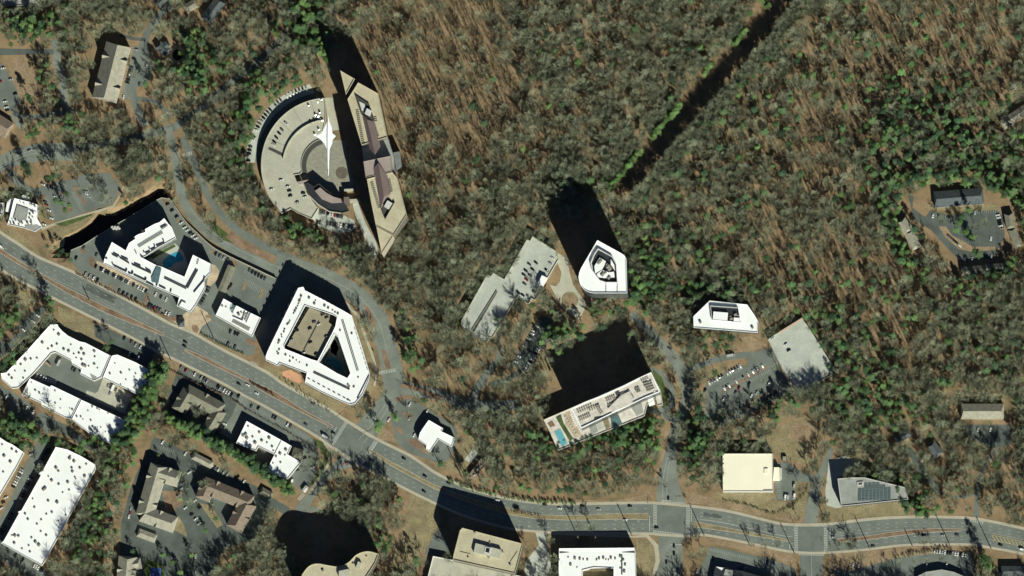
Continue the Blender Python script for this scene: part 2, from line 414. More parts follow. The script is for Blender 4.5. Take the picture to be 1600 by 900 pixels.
strip('ramp_road', [(985, 490), (1012, 515), (1040, 545), (1064, 578), (1076, 612), (1069, 640), (1056, 668), (1049, 705), (1044, 740), (1045, 770), (1050, 792)], [12, 14, 17, 21, 21, 18, 15, 17, 28, 38, 46], ASPH2, z=0.07)
strip('hotel_loop_road', [(1017, 576), (1036, 588), (1049, 612), (1048, 634), (1032, 642), (1012, 640), (990, 650), (960, 663), (930, 675)], [7, 9, 10, 10, 9, 9, 9, 8, 8], ASPH2, z=0.073)
strip('driveway', [(1030, 640), (1045, 652), (1060, 655)], 12, ASPH2, z=0.077)
strip('driveway', [(1072, 580), (1093, 571), (1123, 561), (1152, 556), (1185, 554)], 10, ASPH, z=0.081)
strip('side_road', [(1300, 700), (1288, 730), (1277, 753), (1271, 780), (1267, 812), (1267, 824)], [9, 10, 14, 18, 22, 30], ASPH2, z=0.071)
strip('side_road', [(1268, 858), (1268, 880), (1268, 930)], 36, ASPH, z=0.071)
strip('driveway', [(1525, 815), (1526, 790), (1529, 760), (1532, 744), (1546, 716), (1560, 700)], [12, 8, 7, 7, 6, 6], ASPH, z=0.067)
strip('driveway', [(1490, 776), (1508, 776), (1526, 772)], 4.5, ASPH, z=0.069)
strip('driveway', [(1420, 700), (1436, 728), (1455, 752), (1474, 773)], [8, 12, 11, 6], ASPHD, z=0.063)
strip('side_road', [(548, 716), (528, 728), (512, 742), (498, 760), (480, 782), (468, 800)], [30, 16, 12, 12, 14, 18], ASPH2, z=0.067)
strip('side_road', [(86, 62), (90, 100), (98, 124), (99, 146), (102, 160), (112, 180)], [13, 14, 14, 13, 12, 10], ASPH2, z=0.061)
strip('driveway', [(-10, 81), (30, 81), (84, 81)], [12, 9, 8], ASPHD, z=0.064)
strip('driveway', [(-15, 100), (2, 114), (9, 128), (17, 150), (22, 172), (34, 182), (60, 182), (86, 177), (104, 174)], [16, 15, 15, 13, 11, 9, 8, 8, 8], ASPH, z=0.066)
strip('driveway', [(20, 176), (27, 190), (35, 200)], 8, ASPH2, z=0.069)
strip('driveway', [(268, 6), (252, 22), (238, 40), (227, 60), (222, 90), (215, 115), (206, 138), (213, 165), (226, 196)], [12, 12, 11, 12, 20, 18, 14, 13, 13], ASPH, z=0.061)
strip('driveway', [(212, 154), (232, 156), (248, 162), (262, 178)], 7, ASPH, z=0.064)
strip('driveway', [(188, 54), (206, 60), (228, 62)], 5, ASPHD, z=0.063)
strip('driveway', [(14, 268), (32, 288), (50, 300), (75, 300)], [14, 14, 12, 14], ASPH, z=0.068)
# apartment lanes
for i, (pts, wd) in enumerate([([(238, 688), (275, 705), (330, 738), (385, 762), (425, 785), (450, 800)], 13), ([(302, 730), (294, 775), (312, 805), (334, 830), (345, 860)], 19),
                ([(244, 695), (218, 745), (206, 790), (198, 830)], 12), ([(196, 822), (240, 822), (275, 832), (300, 850)], 13), ([(300, 840), (306, 870), (304, 910)], 12),
                ([(196, 830), (204, 850), (240, 862)], 12)]):
    strip('apartment_lane', pts, wd, ASPHD, z=0.06 + 0.002 * i)
strip('service_road', [(-20, 600), (30, 628), (60, 650), (85, 662)], 16, ASPH, z=0.062)
strip('service_road', [(86, 560), (60, 500)], 1, ASPH, z=0.05)
strip('service_road', [(-10, 555), (15, 535), (45, 505), (70, 480)], [20, 22, 18, 10], ASPHD, z=0.066)
strip('service_road', [(70, 690), (45, 740), (22, 790), (0, 830), (-20, 850)], [22, 20, 20, 20, 20], ASPH, z=0.068)
strip('service_road', [(-10, 845), (20, 872), (55, 895), (75, 915)], 26, ASPH, z=0.072)
strip('service_road', [(62, 655), (95, 668), (110, 676), (130, 690), (160, 705)], 14, ASPHD, z=0.074)
strip('garage_driveway', Z('n', [(850, 500), (880, 600), (930, 720), (985, 830), (1000, 920)]), [9, 10, 11, 13, 14], CONCG, z=0.08)

SH = [
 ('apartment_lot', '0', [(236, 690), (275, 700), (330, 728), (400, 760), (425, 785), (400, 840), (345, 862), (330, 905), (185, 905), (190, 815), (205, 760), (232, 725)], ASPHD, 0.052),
 ('apartment_garden', 'x', [(270, 330), (400, 330), (410, 420), (340, 470), (300, 480)], MULCH, 0.09), ('apartment_garden', 'x', [(520, 410), (600, 430), (680, 560), (640, 580), (560, 470)], GRASSD, 0.09), ('apartment_garden', 'x', [(130, 520), (370, 600), (440, 640), (420, 560), (380, 500)], GRASSD, 0.085), ('apartment_garden', 'x', [(160, 800), (200, 790), (280, 830), (290, 910), (150, 910)], GRASS, 0.07),
 ('intersection_one', '0', IS[0], ASPH, 0.115), ('intersection_two', '0', [(1027, 789), (1074, 793), (1074, 836), (1027, 833)], ASPH, 0.115),
 ('intersection_three', '0', [(1245, 822), (1291, 821), (1291, 861), (1245, 860)], ASPH, 0.115),
 ('hotel_parking_lot', '0', [(111, 390), (128, 383), (150, 370), (173, 356), (195, 343), (244, 313), (253, 309), (264, 311), (273, 322), (289, 347), (308, 366), (330, 386), (354, 400), (383, 414), (429, 436), (437, 444),
   (402, 520), (396, 556), (385, 555), (360, 545), (330, 530), (300, 513), (270, 500), (240, 480), (180, 453), (150, 438), (122, 423), (108, 405)], ASPH, 0.055),
 ('entrance_plaza', 's', [(545, 345), (625, 280), (720, 340), (750, 400), (680, 450), (650, 510), (600, 500), (480, 430), (430, 400), (520, 370)], PAVE, 0.14),
 ('hotel_terrace', 'r', [(560, 690), (600, 700), (632, 750), (620, 820), (560, 880), (520, 880), (545, 760)], PAVE, 0.14),
 ('hotel_walkway', 'q', [(270, 620), (320, 640), (700, 845), (690, 862), (420, 730), (265, 645)], PAVE, 0.14),
 ('north_parking_lot', 'p', [(330, 330), (480, 280), (600, 270), (700, 220), (900, 210), (1000, 330), (930, 470), (700, 540), (480, 620), (450, 600), (380, 480), (350, 400)], ASPH, 0.09),
 ('creek_path', '0', [(64, 356), (80, 350), (132, 334), (176, 321), (186, 305), (192, 290), (194, 291), (188, 307), (178, 324), (133, 338), (80, 354), (66, 360)], WALK, 0.1),
 ('retail_court', 'u', [(210, 410), (375, 225), (500, 280), (720, 410), (930, 520), (900, 700), (570, 560), (350, 470)], ASPH, 0.06),
 ('concrete_apron', 'u', [(690, 500), (725, 410), (935, 525), (895, 600), (880, 660), (760, 610), (600, 530), (610, 495), (670, 515)], CONC, 0.10),
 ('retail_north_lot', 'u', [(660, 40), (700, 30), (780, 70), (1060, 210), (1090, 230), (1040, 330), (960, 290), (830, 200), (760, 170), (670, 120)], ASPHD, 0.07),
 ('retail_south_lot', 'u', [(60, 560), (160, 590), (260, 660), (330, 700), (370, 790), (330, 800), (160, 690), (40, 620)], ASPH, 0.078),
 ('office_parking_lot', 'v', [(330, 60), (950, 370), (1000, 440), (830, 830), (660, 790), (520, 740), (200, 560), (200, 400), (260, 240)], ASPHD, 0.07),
 ('store_parking_lot', 'y', [(200, 130), (330, 190), (440, 260), (680, 410), (730, 490), (740, 620), (690, 770), (620, 850), (540, 780), (60, 440), (60, 380), (150, 210)], ASPH, 0.08),
 ('store_drive', 'y', [(130, 80), (200, 130), (60, 440), (-30, 380), (60, 250)], ASPH2, 0.075),
 ('bank_parking_lot', 'z', [(555, 290), (560, 200), (610, 140), (700, 110), (840, 190), (1060, 330), (1075, 400), (1060, 500), (1000, 595), (900, 612), (700, 540), (600, 460)], ASPH, 0.08),
 ('parking_lot_far_left', 'o', [(-40, 180), (20, 200), (60, 260), (130, 400), (160, 500), (110, 540), (40, 560), (-40, 500)], ASPH, 0.07),
 ('clubhouse_lot', 'a', [(630, 215), (700, 225), (715, 330), (690, 400), (640, 410), (590, 470), (570, 450), (610, 300)], ASPH, 0.07),
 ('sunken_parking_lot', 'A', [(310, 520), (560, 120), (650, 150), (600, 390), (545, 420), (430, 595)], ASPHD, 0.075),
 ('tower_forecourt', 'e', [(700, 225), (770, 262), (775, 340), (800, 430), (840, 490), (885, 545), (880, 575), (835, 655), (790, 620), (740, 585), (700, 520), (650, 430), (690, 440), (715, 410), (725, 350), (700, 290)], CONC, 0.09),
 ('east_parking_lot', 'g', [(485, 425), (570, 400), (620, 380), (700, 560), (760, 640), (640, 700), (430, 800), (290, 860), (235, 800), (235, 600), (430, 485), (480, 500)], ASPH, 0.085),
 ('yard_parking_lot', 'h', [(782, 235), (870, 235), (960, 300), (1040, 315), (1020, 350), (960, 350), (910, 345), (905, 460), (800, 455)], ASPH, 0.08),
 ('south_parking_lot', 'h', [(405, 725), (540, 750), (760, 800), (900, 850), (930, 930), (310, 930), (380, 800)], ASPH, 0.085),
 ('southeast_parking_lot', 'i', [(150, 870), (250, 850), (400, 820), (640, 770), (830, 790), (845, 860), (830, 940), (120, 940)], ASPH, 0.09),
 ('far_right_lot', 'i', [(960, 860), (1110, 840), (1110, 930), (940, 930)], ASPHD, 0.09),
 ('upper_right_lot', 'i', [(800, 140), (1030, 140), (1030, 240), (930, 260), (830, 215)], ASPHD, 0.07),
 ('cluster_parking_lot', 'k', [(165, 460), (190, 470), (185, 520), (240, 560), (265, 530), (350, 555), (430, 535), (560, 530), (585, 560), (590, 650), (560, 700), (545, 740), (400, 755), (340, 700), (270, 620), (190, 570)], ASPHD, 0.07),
 ('south_avenue', '0', [(1028, 832), (1072, 836), (1066, 850), (1066, 930), (1022, 930), (1028, 880), (1030, 850)], ASPH2, 0.083),
 ('office_driveway', 'j', [(700, 390), (820, 400), (815, 470), (840, 600), (830, 720), (680, 720), (690, 600), (770, 500), (750, 430)], CONCG, 0.09),
 ('office_service_road', 'j', [(165, 400), (215, 470), (245, 560), (110, 560), (90, 555)], ASPH, 0.09),
 ('solar_yard', 'i', [(112, 325), (185, 295), (255, 320), (258, 340), (165, 405), (178, 555), (150, 560), (100, 545), (95, 470)], CONCG, 0.095),
 ('ring_plaza', 'b', [(380, 390), (500, 392), (530, 540), (548, 600), (490, 612), (470, 645), (330, 595), (300, 560), (300, 430)], mat('plaza_paving', (0.27, 0.265, 0.215), 0.9, 0.1, 0.2, fine=0.6), 0.08),
 ('ring_walkway', 'b', [(416, 205), (450, 203), (462, 280), (482, 345), (432, 352)], CONC, 0.09),
 ('ring_south_lot', 'n', [(555, 540), (640, 590), (760, 600), (840, 640), (850, 690), (820, 730), (700, 740), (560, 690), (505, 625)], CONCG, 0.09),
 ('valley_road', 'B', [(130, 630), (180, 610), (220, 630), (160, 640)], ASPH2, 0.07),
 ('lawn_brown', 'o', [(110, 140), (230, 150), (270, 250), (300, 380), (350, 440), (320, 540), (180, 570), (150, 520), (100, 200)], DIRT, 0.06),
 ('creek_bank', '0', [(70, 360), (100, 352), (130, 340), (150, 335), (135, 349), (120, 360), (100, 369), (92, 376), (80, 372)], GRASSD, 0.10),
 ('grass_bank', '0', [(85, 350), (132, 337), (150, 332), (130, 343), (100, 354)], GRASS, 0.12),
 ('tan_field', 'z', [(1170, 390), (1230, 430), (1220, 520), (1120, 700), (960, 670), (1000, 610), (1075, 520)], GRASSD, 0.07),
 ('gravel_patch', 'z', [(1190, 510), (1245, 540), (1180, 620), (1130, 590)], CONCG, 0.09),
 ('construction_clearing', 'B', [(590, 555), (690, 590), (690, 690), (640, 780), (560, 900), (470, 900), (540, 750), (570, 640)], GRASSD, 0.06),
 ('dirt_track', 'B', [(600, 600), (615, 602), (560, 720), (500, 860), (485, 855), (550, 710)], DIRT, 0.08),
 ('dirt_clearing', 'h', [(740, 90), (830, 20), (960, -40), (1060, 10), (1020, 150), (1000, 250), (880, 230), (800, 190), (745, 110)], GRASSD, 0.06),
 ('dirt_patch', 'h', [(900, 0), (1040, -20), (1050, 60), (960, 120), (860, 90)], DIRT, 0.08),
 ('yellow_building_lawn', 'h', [(440, 410), (790, 410), (800, 460), (900, 470), (980, 360), (1000, 400), (960, 540), (800, 560), (640, 520), (470, 480)], GRASSD, 0.07),
 ('roadside_lawn', 'i', [(90, 560), (510, 520), (520, 590), (150, 630)], GRASSD, 0.07),
 ('dirt_shoulder', 'h', [(150, 30), (205, 40), (120, 250), (90, 380), (20, 460), (0, 450), (70, 360), (120, 200)], DIRT, 0.065),
 ('roadside_dirt', '0', [(1070, 765), (1100, 775), (1140, 783), (1180, 795), (1240, 806), (1238, 816), (1150, 798), (1076, 786)], DIRT, 0.10),
 ('roadside_dirt', '0', [(770, 768), (860, 780), (960, 782), (1010, 772), (1018, 780), (985, 785), (870, 787), (770, 774)], DIRT, 0.10),
 ('roadside_dirt', '0', [(1078, 838), (1110, 836), (1235, 864), (1238, 880), (1170, 862), (1110, 848)], DIRT, 0.10),
 ('roadside_dirt', '0', [(1296, 866), (1390, 858), (1420, 853), (1500, 852), (1490, 860), (1400, 872), (1300, 900), (1290, 900)], DIRT, 0.095),
 ('roadside_dirt', '0', [(0, 425), (25, 438), (52, 455), (60, 470), (40, 470), (0, 440)], GRASSD, 0.10),
 ('bare_slope', '0', [(90, 478), (140, 500), (170, 515), (150, 540), (120, 535), (95, 510)], GRASSD, 0.06),
 ('red_verge', 't', [(35, 740), (130, 690), (145, 705), (45, 790)], MULCH, 0.09),
 ('parkway_verge', '0', [(352, 370), (372, 386), (410, 403), (436, 410), (420, 400), (385, 380), (362, 362)], MULCH, 0.085),
 ('parkway_lawn', '0', [(330, 345), (352, 362), (372, 378), (376, 384), (350, 376), (328, 356)], GRASS, 0.084),
 ('parkway_island', '0', [(568, 476), (576, 480), (586, 500), (588, 516), (582, 512), (574, 494)], MULCH, 0.18),
 ('parkway_island', '0', [(596, 545), (603, 549), (611, 575), (607, 580), (600, 568)], MULCH, 0.18),
 ('parkway_island', '0', [(624, 600), (640, 600), (660, 606), (690, 620), (705, 632), (680, 624), (655, 612), (628, 606)], MULCH, 0.18),
 ('brick_verge', '0', [(617, 622), (630, 617), (646, 618), (646, 624), (630, 624), (620, 630)], MULCH, 0.16),
 ('white_complex_verge', 'd', [(690, 350), (735, 400), (745, 470), (790, 560), (812, 640), (790, 720), (700, 820), (650, 800), (700, 780), (775, 680), (780, 640), (720, 450)], GRASSD, 0.075),
 ('complex_shadow_asphalt', 'd', [(335, 165), (395, 102), (520, 170), (645, 265), (690, 350), (660, 350), (470, 250), (438, 240), (290, 535), (275, 560), (240, 440), (270, 330)], ASPH, 0.052),  # asphalt sheet cut to the complex's cast shadow, keeps it evenly dark
 ('curved_sidewalk', 'd', [(660, 300), (690, 330), (725, 370), (750, 440), (790, 550), (815, 640), (800, 700), (790, 700), (803, 640), (778, 550), (738, 445), (715, 378), (680, 340), (655, 312)], WALK, 0.13),
 ('front_garden', 'd', [(270, 600), (340, 620), (480, 700), (640, 780), (620, 840), (560, 830), (420, 760), (300, 660)], GRASSD, 0.08),
 ('terracotta_terrace', 'd', [(362, 632), (400, 622), (450, 650), (455, 680), (440, 688), (400, 670), (365, 655)], TERRA, 0.15),
 ('corner_island', 'C', [(815, 330), (870, 350), (895, 390), (880, 440), (820, 520), (800, 530), (860, 440), (865, 400)], GRASS, 0.12),
 ('corner_path', 'C', [(870, 345), (900, 385), (888, 440), (810, 560), (800, 550), (876, 440), (888, 390), (862, 352)], WALK, 0.17),
 ('corner_dirt', 'z', [(445, 300), (560, 380), (610, 460), (540, 450), (450, 430)], DIRT, 0.12),
 ('office_lawn', 'j', [(0, 190), (150, 255), (190, 350), (165, 400), (90, 550), (60, 540), (60, 380), (0, 300)], GRASSD, 0.064),
 ('left_dirt_bank', 't', [(0, 0), (60, -20), (200, 60), (300, 190), (420, 250), (330, 200), (240, 160), (130, 90), (20, 20)], GRASSD, 0.09),
 ('pink_clearing', 'l', [(410, 475), (440, 475), (445, 505), (415, 510)], DIRT, 0.06),
 ('ravine_clearing', 'A', [(100, 760), (140, 720), (180, 780), (170, 840), (110, 830)], GRASSD, 0.065),
 ('ravine_clearing', 'A', [(150, 640), (180, 570), (260, 590), (310, 610), (260, 640), (170, 655)], GRASSD, 0.07),
 ('driveway_clearing', 'g', [(190, 480), (220, 420), (300, 425), (340, 440), (200, 490)], GRASSD, 0.07),
 ('driveway_clearing', 'g', [(215, 525), (300, 490), (295, 525), (240, 540)], GRASSD, 0.07),
 ('driveway_clearing', 'g', [(430, 325), (500, 320), (600, 375), (500, 415), (430, 410), (470, 370)], DIRT, 0.07),
 ('hotel_green_bank', 'f', [(930, 350), (980, 400), (1005, 470), (1010, 540), (985, 560), (975, 480), (940, 390)], GRASS, 0.09),
 ('cluster_verge', 'k', [(300, 600), (330, 600), (360, 640), (450, 690), (550, 690), (545, 705), (440, 712), (390, 700), (330, 650)], DIRT, 0.085),
 ('house_plot', 'k', [(225, 500), (560, 505), (560, 530), (430, 530), (260, 530)], GRASSD, 0.062),
 ('south_corner_garden', 'j', [(1350, 470), (1430, 470), (1475, 520), (1470, 650), (1440, 720), (1350, 720)], GRASSD, 0.09),
 ('corner_walkway', 'j', [(840, 410), (1000, 440), (1330, 445), (1420, 440), (1480, 500), (1490, 600), (1450, 720), (1430, 720), (1465, 600), (1455, 510), (1410, 455), (1330, 458), (850, 440)], WALK, 0.14),
]
for nm, k, poly, m, z in SH:
    sheet(nm.replace('_one', '').replace('_two', '').replace('_three', ''), Z(k, poly), m, z)
# ring lot around the parking deck
def arcpts(r, a0, a1, n=40, c=(513, 258)):
    return [(c[0] + r * math.cos(math.radians(a0 + (a1 - a0) * i / n)), c[1] - r * math.sin(math.radians(a0 + (a1 - a0) * i / n))) for i in range(n + 1)]
sheet('ring_parking_lot', arcpts(104, 98, 178) + arcpts(130, 178, 103), CONCG, 0.07)
strip('ring_lane', arcpts(110, 100, 178, 12), 9, ASPH, z=0.09)
circ = [(x, y) for x, y in arcpts(9.6, 0, 350, 30, (534, 270))]
sheet('round_plaza', circ, mat('paving_brown', (0.13, 0.115, 0.09), 0.9, 0.1, 0.2), 0.12)
sheet('tower_roundabout', arcpts(13, 0, 350, 30, (890.5, 469)), GRASSD, 0.22)
sheet('roundabout_grass', arcpts(9.5, 0, 350, 30, (890.5, 469)), DIRT, 0.26)

# ------------------------------------------------------------------ painted markings
mk = MB(); mky = MB()
def line(a, b, wd, z=0.135, B=None):
    B = B or mk
    A_, B_ = P(*a), P(*b); dx, dy = B_[0] - A_[0], B_[1] - A_[1]; L = math.hypot(dx, dy) or 1
    nx, ny = -dy / L * wd / 2, dx / L * wd / 2
    B.add([(A_[0] - nx, A_[1] - ny, z), (B_[0] - nx, B_[1] - ny, z), (B_[0] + nx, B_[1] + ny, z), (A_[0] + nx, A_[1] + ny, z)], [(0, 1, 2, 3)])
def inter_x(x): return 518 < x < 588 or 1020 < x < 1082 or 1238 < x < 1298
def lane(f0, dash=True, wd=0.28, xr=None, period=11.0):
    pts = [(a[0] * (1 - f0) + b_[0] * f0, a[1] * (1 - f0) + b_[1] * f0) for a, b_ in zip(NKs, SKs)]
    L = lens_(pts)[-1] * S; n = int(L / period)
    q = resample(pts, n)
    for i in range(n):
        if inter_x(q[i][0]): continue
        if xr and not (xr[0] < q[i][0] < xr[1]): continue
        p, r = q[i], q[i + 1]
        if dash: r = (p[0] + (r[0] - p[0]) * 0.32, p[1] + (r[1] - p[1]) * 0.32)
        line(p, r, wd)
for f in (0.16, 0.32, 0.72, 0.86): lane(f)
lane(0.43, False, 0.22)
lane(0.45, False, 0.25, (1090, 1230))
def crosswalk(a, b, wd=3.4, n=None):
    A_, B_ = np.array(P(*a)), np.array(P(*b)); L = np.linalg.norm(B_ - A_); d = (B_ - A_) / L; nn = np.array((-d[1], d[0]))
    n = n or int(L / 1.9)
    for i in range(n):
        c = A_ + d * (i + 0.5) * L / n
        p, q = c - nn * wd / 2, c + nn * wd / 2; h = d * 0.33
        mk.add([(*(p - h), 0.14), (*(p + h), 0.14), (*(q + h), 0.14), (*(q - h), 0.14)], [(0, 1, 2, 3)])
    for s_ in (-1, 1):
        p, q = A_ + nn * s_ * wd / 2, B_ + nn * s_ * wd / 2; h = nn * 0.12
        mk.add([(*(p - h), 0.142), (*(q - h), 0.142), (*(q + h), 0.142), (*(p + h), 0.142)], [(0, 1, 2, 3)])
for a, b_ in (((541, 660), (519, 695)), ((587, 689), (566, 723)), ((519, 699), (561, 726)), ((549, 662), (581, 682)), ((592, 583), (618, 578)),
              ((1023.5, 789), (1023.5, 822)), ((1075, 791), (1075, 832)), ((1033, 785), (1072, 788)), ((1020, 831), (1070, 837)),
              ((1244, 822), (1244, 862)), ((1290, 822), (1290, 862)), ((1248, 820), (1288, 820)), ((1248, 865), (1288, 866)), ((1515, 812), (1537, 816)),
              ((390, 566), (402, 571)), ((219, 196), (232, 192)), ((252, 184), (266, 176)), ((285, 243), (300, 239)), ((466, 781), (475, 772))):
    crosswalk(a, b_)
for a, b_ in (((526, 668), (514, 688)), ((590, 690), (576, 712)), ((1015, 806), (1015, 830)), ((1080, 791), (1080, 815)), ((1234, 846), (1234, 858)), ((1297, 823), (1297, 843)), ((1034, 782), (1048, 782)), ((1048, 851), (1065, 851)), ((600, 580), (590, 582))):
    line(a, b_, 0.6)
def polyline(pts, wd, B=None, z=0.125, sm=4):
    q = smooth(pts, sm)
    for i in range(len(q) - 1): line(q[i], q[i + 1], wd, z, B)
polyline([(1068, 580), (1080, 612), (1073, 640), (1060, 665)], 0.25, mky); polyline([(1065, 582), (1077, 613), (1070, 640), (1057, 665)], 0.25, mky)
for i in range(11):
    x0 = 1550 + i * 6; y0 = 837 + i * 1.3
    line((x0, y0), (x0 + 5, y0 + 7), 0.5, 0.135, mky)
polyline([(1549, 836), (1580, 842), (1610, 850)], 0.3, mky, 0.136); polyline([(1550, 844), (1580, 850), (1610, 857)], 0.3, mky, 0.136)
polyline([(560, 688), (582, 662), (602, 632)], 0.25); polyline([(568, 692), (590, 664), (608, 634)], 0.25)
polyline([(1036, 786), (1036, 750), (1044, 710)], 0.25); polyline([(1043, 786), (1042, 750), (1048, 712)], 0.25)
polyline([(300, 330), (330, 362), (370, 388), (412, 408), (452, 424)], 0.2); polyline([(490, 424), (530, 444), (560, 462), (590, 500), (604, 545)], 0.25)
polyline([(1053, 854), (1053, 905)], 0.2); polyline([(1059, 854), (1059, 905)], 0.2); polyline([(1268, 868), (1268, 905)], 0.25)
polyline([(0, 258), (40, 238), (80, 231), (110, 231)], 0.25); polyline([(0, 262), (40, 243), (80, 238), (110, 238)], 0.25)
# turn arrows in the median lane
for x, y in ((26, 405), (65, 428), (197, 499), (243, 522), (300, 527), (357, 577), (475, 646), (513, 668), (631, 733), (672, 756), (1090, 811), (1145, 820), (1210, 843), (1355, 834), (1402, 831), (1459, 832), (1493, 834), (962, 813), (998, 814), (962, 827), (827, 823)):
    line((x - 1.6, y - 0.8), (x + 1.8, y + 0.9), 0.35, 0.14); line((x - 1.8, y + 0.7), (x - 0.3, y - 1.3), 0.45, 0.14)
# stall lines: zoom key, start, end, count, depth px, direction angle
def stalls(k, a, b, n, depth, ang=None, z=0.16, H=0):
    a, b_ = Z1(k, *a), Z1(k, *b)
    dx, dy = b_[0] - a[0], b_[1] - a[1]; L = math.hypot(dx, dy)
    nx, ny = (-dy / L, dx / L)
    for i in range(n + 1):
        x, y = a[0] + dx * i / n, a[1] + dy * i / n
        A_, B_ = P(x, y, H), P(x + nx * depth, y + ny * depth, H)
        ddx, ddy = B_[0] - A_[0], B_[1] - A_[1]; M = math.hypot(ddx, ddy); ox, oy = -ddy / M * 0.11, ddx / M * 0.11
        mk.add([(A_[0] - ox, A_[1] - oy, H + z), (B_[0] - ox, B_[1] - oy, H + z), (B_[0] + ox, B_[1] + oy, H + z), (A_[0] + ox, A_[1] + oy, H + z)], [(0, 1, 2, 3)])
for st in (('q', (265, 650), (690, 860), 24, 6), ('t', (560, 340), (790, 445), 14, -6), ('s', (230, 265), (430, 360), 12, -6), ('s', (280, 170), (430, 250), 10, 6), ('s', (750, 400), (1030, 540), 18, 6),
           ('s', (690, 490), (960, 640), 16, -6), ('r', (230, 190), (500, 520), 22, 6), ('r', (560, 570), (720, 660), 10, 6), ('r', (870, 730), (1110, 840), 14, 7), ('s', (1010, 100), (1180, 190), 14, 5), ('s', (1010, 100), (1180, 190), 14, -5),
           ('p', (430, 330), (480, 440), 8, 5), ('p', (620, 370), (700, 520), 11, 6), ('p', (700, 350), (760, 450), 8, -5), ('p', (360, 420), (430, 590), 11, -6), ('p', (500, 300), (500, 380), 6, -6), ('p', (830, 450), (930, 430), 8, 4),
           ('y', (210, 150), (690, 430), 34, 6), ('v', (330, 80), (880, 380), 30, 6), ('x', (240, 20), (350, 60), 8, 5), ('g', (250, 600), (440, 495), 18, 6), ('g', (345, 640), (590, 500), 24, -5), ('g', (350, 655), (600, 515), 24, 5), ('g', (455, 715), (660, 610), 20, 5),
           ('g', (218, 640), (218, 770), 9, -6), ('h', (800, 300), (805, 440), 10, -7), ('h', (410, 735), (780, 820), 34, 5), ('i', (360, 822), (640, 772), 24, 5), ('j', (150, 620), (700, 760), 40, 6), ('w', (290, 70), (5, 640), 50, -5), ('w', (60, 745), (250, 850), 18, 6), ('w', (150, 200), (60, 360), 14, 5),
           ('w', (600, 270), (340, 760), 16, -8), ('u', (620, 180), (620, 181), 1, 1), ('k', (440, 530), (560, 530), 12, 5), ('k', (270, 545), (350, 550), 8, 5), ('a', (632, 225), (585, 440), 20, 6), ('z', (900, 590), (1000, 470), 10, -7), ('A', (480, 195), (330, 500), 24, -6)):
    stalls(*st)
for k, pts in (('q', [(148, 510), (180, 545), (178, 565), (150, 560), (130, 535)]), ('q', [(225, 580), (250, 610), (262, 660), (240, 680), (215, 660), (210, 610)]), ('q', [(375, 810), (405, 820), (408, 845), (380, 840)]), ('q', [(400, 735), (425, 745), (420, 770), (398, 755)]),
               ('q', [(535, 795), (560, 800), (552, 830), (535, 820)]), ('r', [(130, 105), (180, 125), (200, 160), (180, 190), (150, 165)]), ('r', [(262, 290), (290, 300), (280, 325), (255, 320)]), ('r', [(560, 565), (590, 575), (575, 605), (555, 595)]), ('r', [(740, 640), (800, 680), (780, 720), (745, 680)]),
               ('s', [(600, 440), (640, 440), (655, 470), (640, 505), (610, 495), (598, 465)]), ('s', [(705, 360), (745, 360), (750, 385), (710, 385)]), ('s', [(430, 370), (490, 375), (485, 405), (440, 410)]), ('s', [(1020, 545), (1060, 550), (1120, 575), (1100, 600), (1030, 590)]), ('s', [(250, 190), (275, 200), (245, 270), (225, 255)]),
               ('p', [(330, 400), (370, 395), (380, 420), (340, 450), (322, 430)]), ('p', [(390, 280), (440, 280), (440, 315), (400, 315)]), ('p', [(500, 370), (550, 370), (545, 395), (505, 390)]), ('p', [(600, 315), (640, 320), (650, 360), (610, 360)]), ('p', [(640, 360), (720, 470), (700, 480), (630, 380)]), ('p', [(510, 500), (600, 490), (600, 530), (520, 550)]), ('p', [(545, 190), (625, 195), (630, 240), (600, 262), (590, 220), (545, 215)]),
               ('z', [(640, 215), (700, 225), (735, 240), (720, 280), (660, 260)]), ('z', [(590, 330), (640, 350), (650, 400), (600, 370)]), ('z', [(690, 430), (760, 430), (860, 530), (840, 550), (700, 470)]), ('g', [(330, 640), (600, 490), (606, 500), (336, 655)]), ('g', [(450, 725), (640, 620), (645, 630), (456, 738)]), ('w', [(0, 785), (30, 830), (20, 850), (-20, 830)]), ('u', [(250, 600), (290, 640), (250, 680), (235, 640)]), ('u', [(170, 690), (310, 770), (305, 785), (165, 705)])):
    kerbed('planting_island', Z(k, pts), MULCH)
# outlined islands in the hotel annex lot
for k, pts in (('s', [(985, 160), (1020, 95), (1040, 105), (1010, 165), (995, 170), (985, 160)]), ('s', [(1115, 220), (1145, 150), (1165, 160), (1140, 230), (1122, 235), (1115, 220)])):
    q = Z(k, pts); kerbed('planting_island', q, GRASSD)

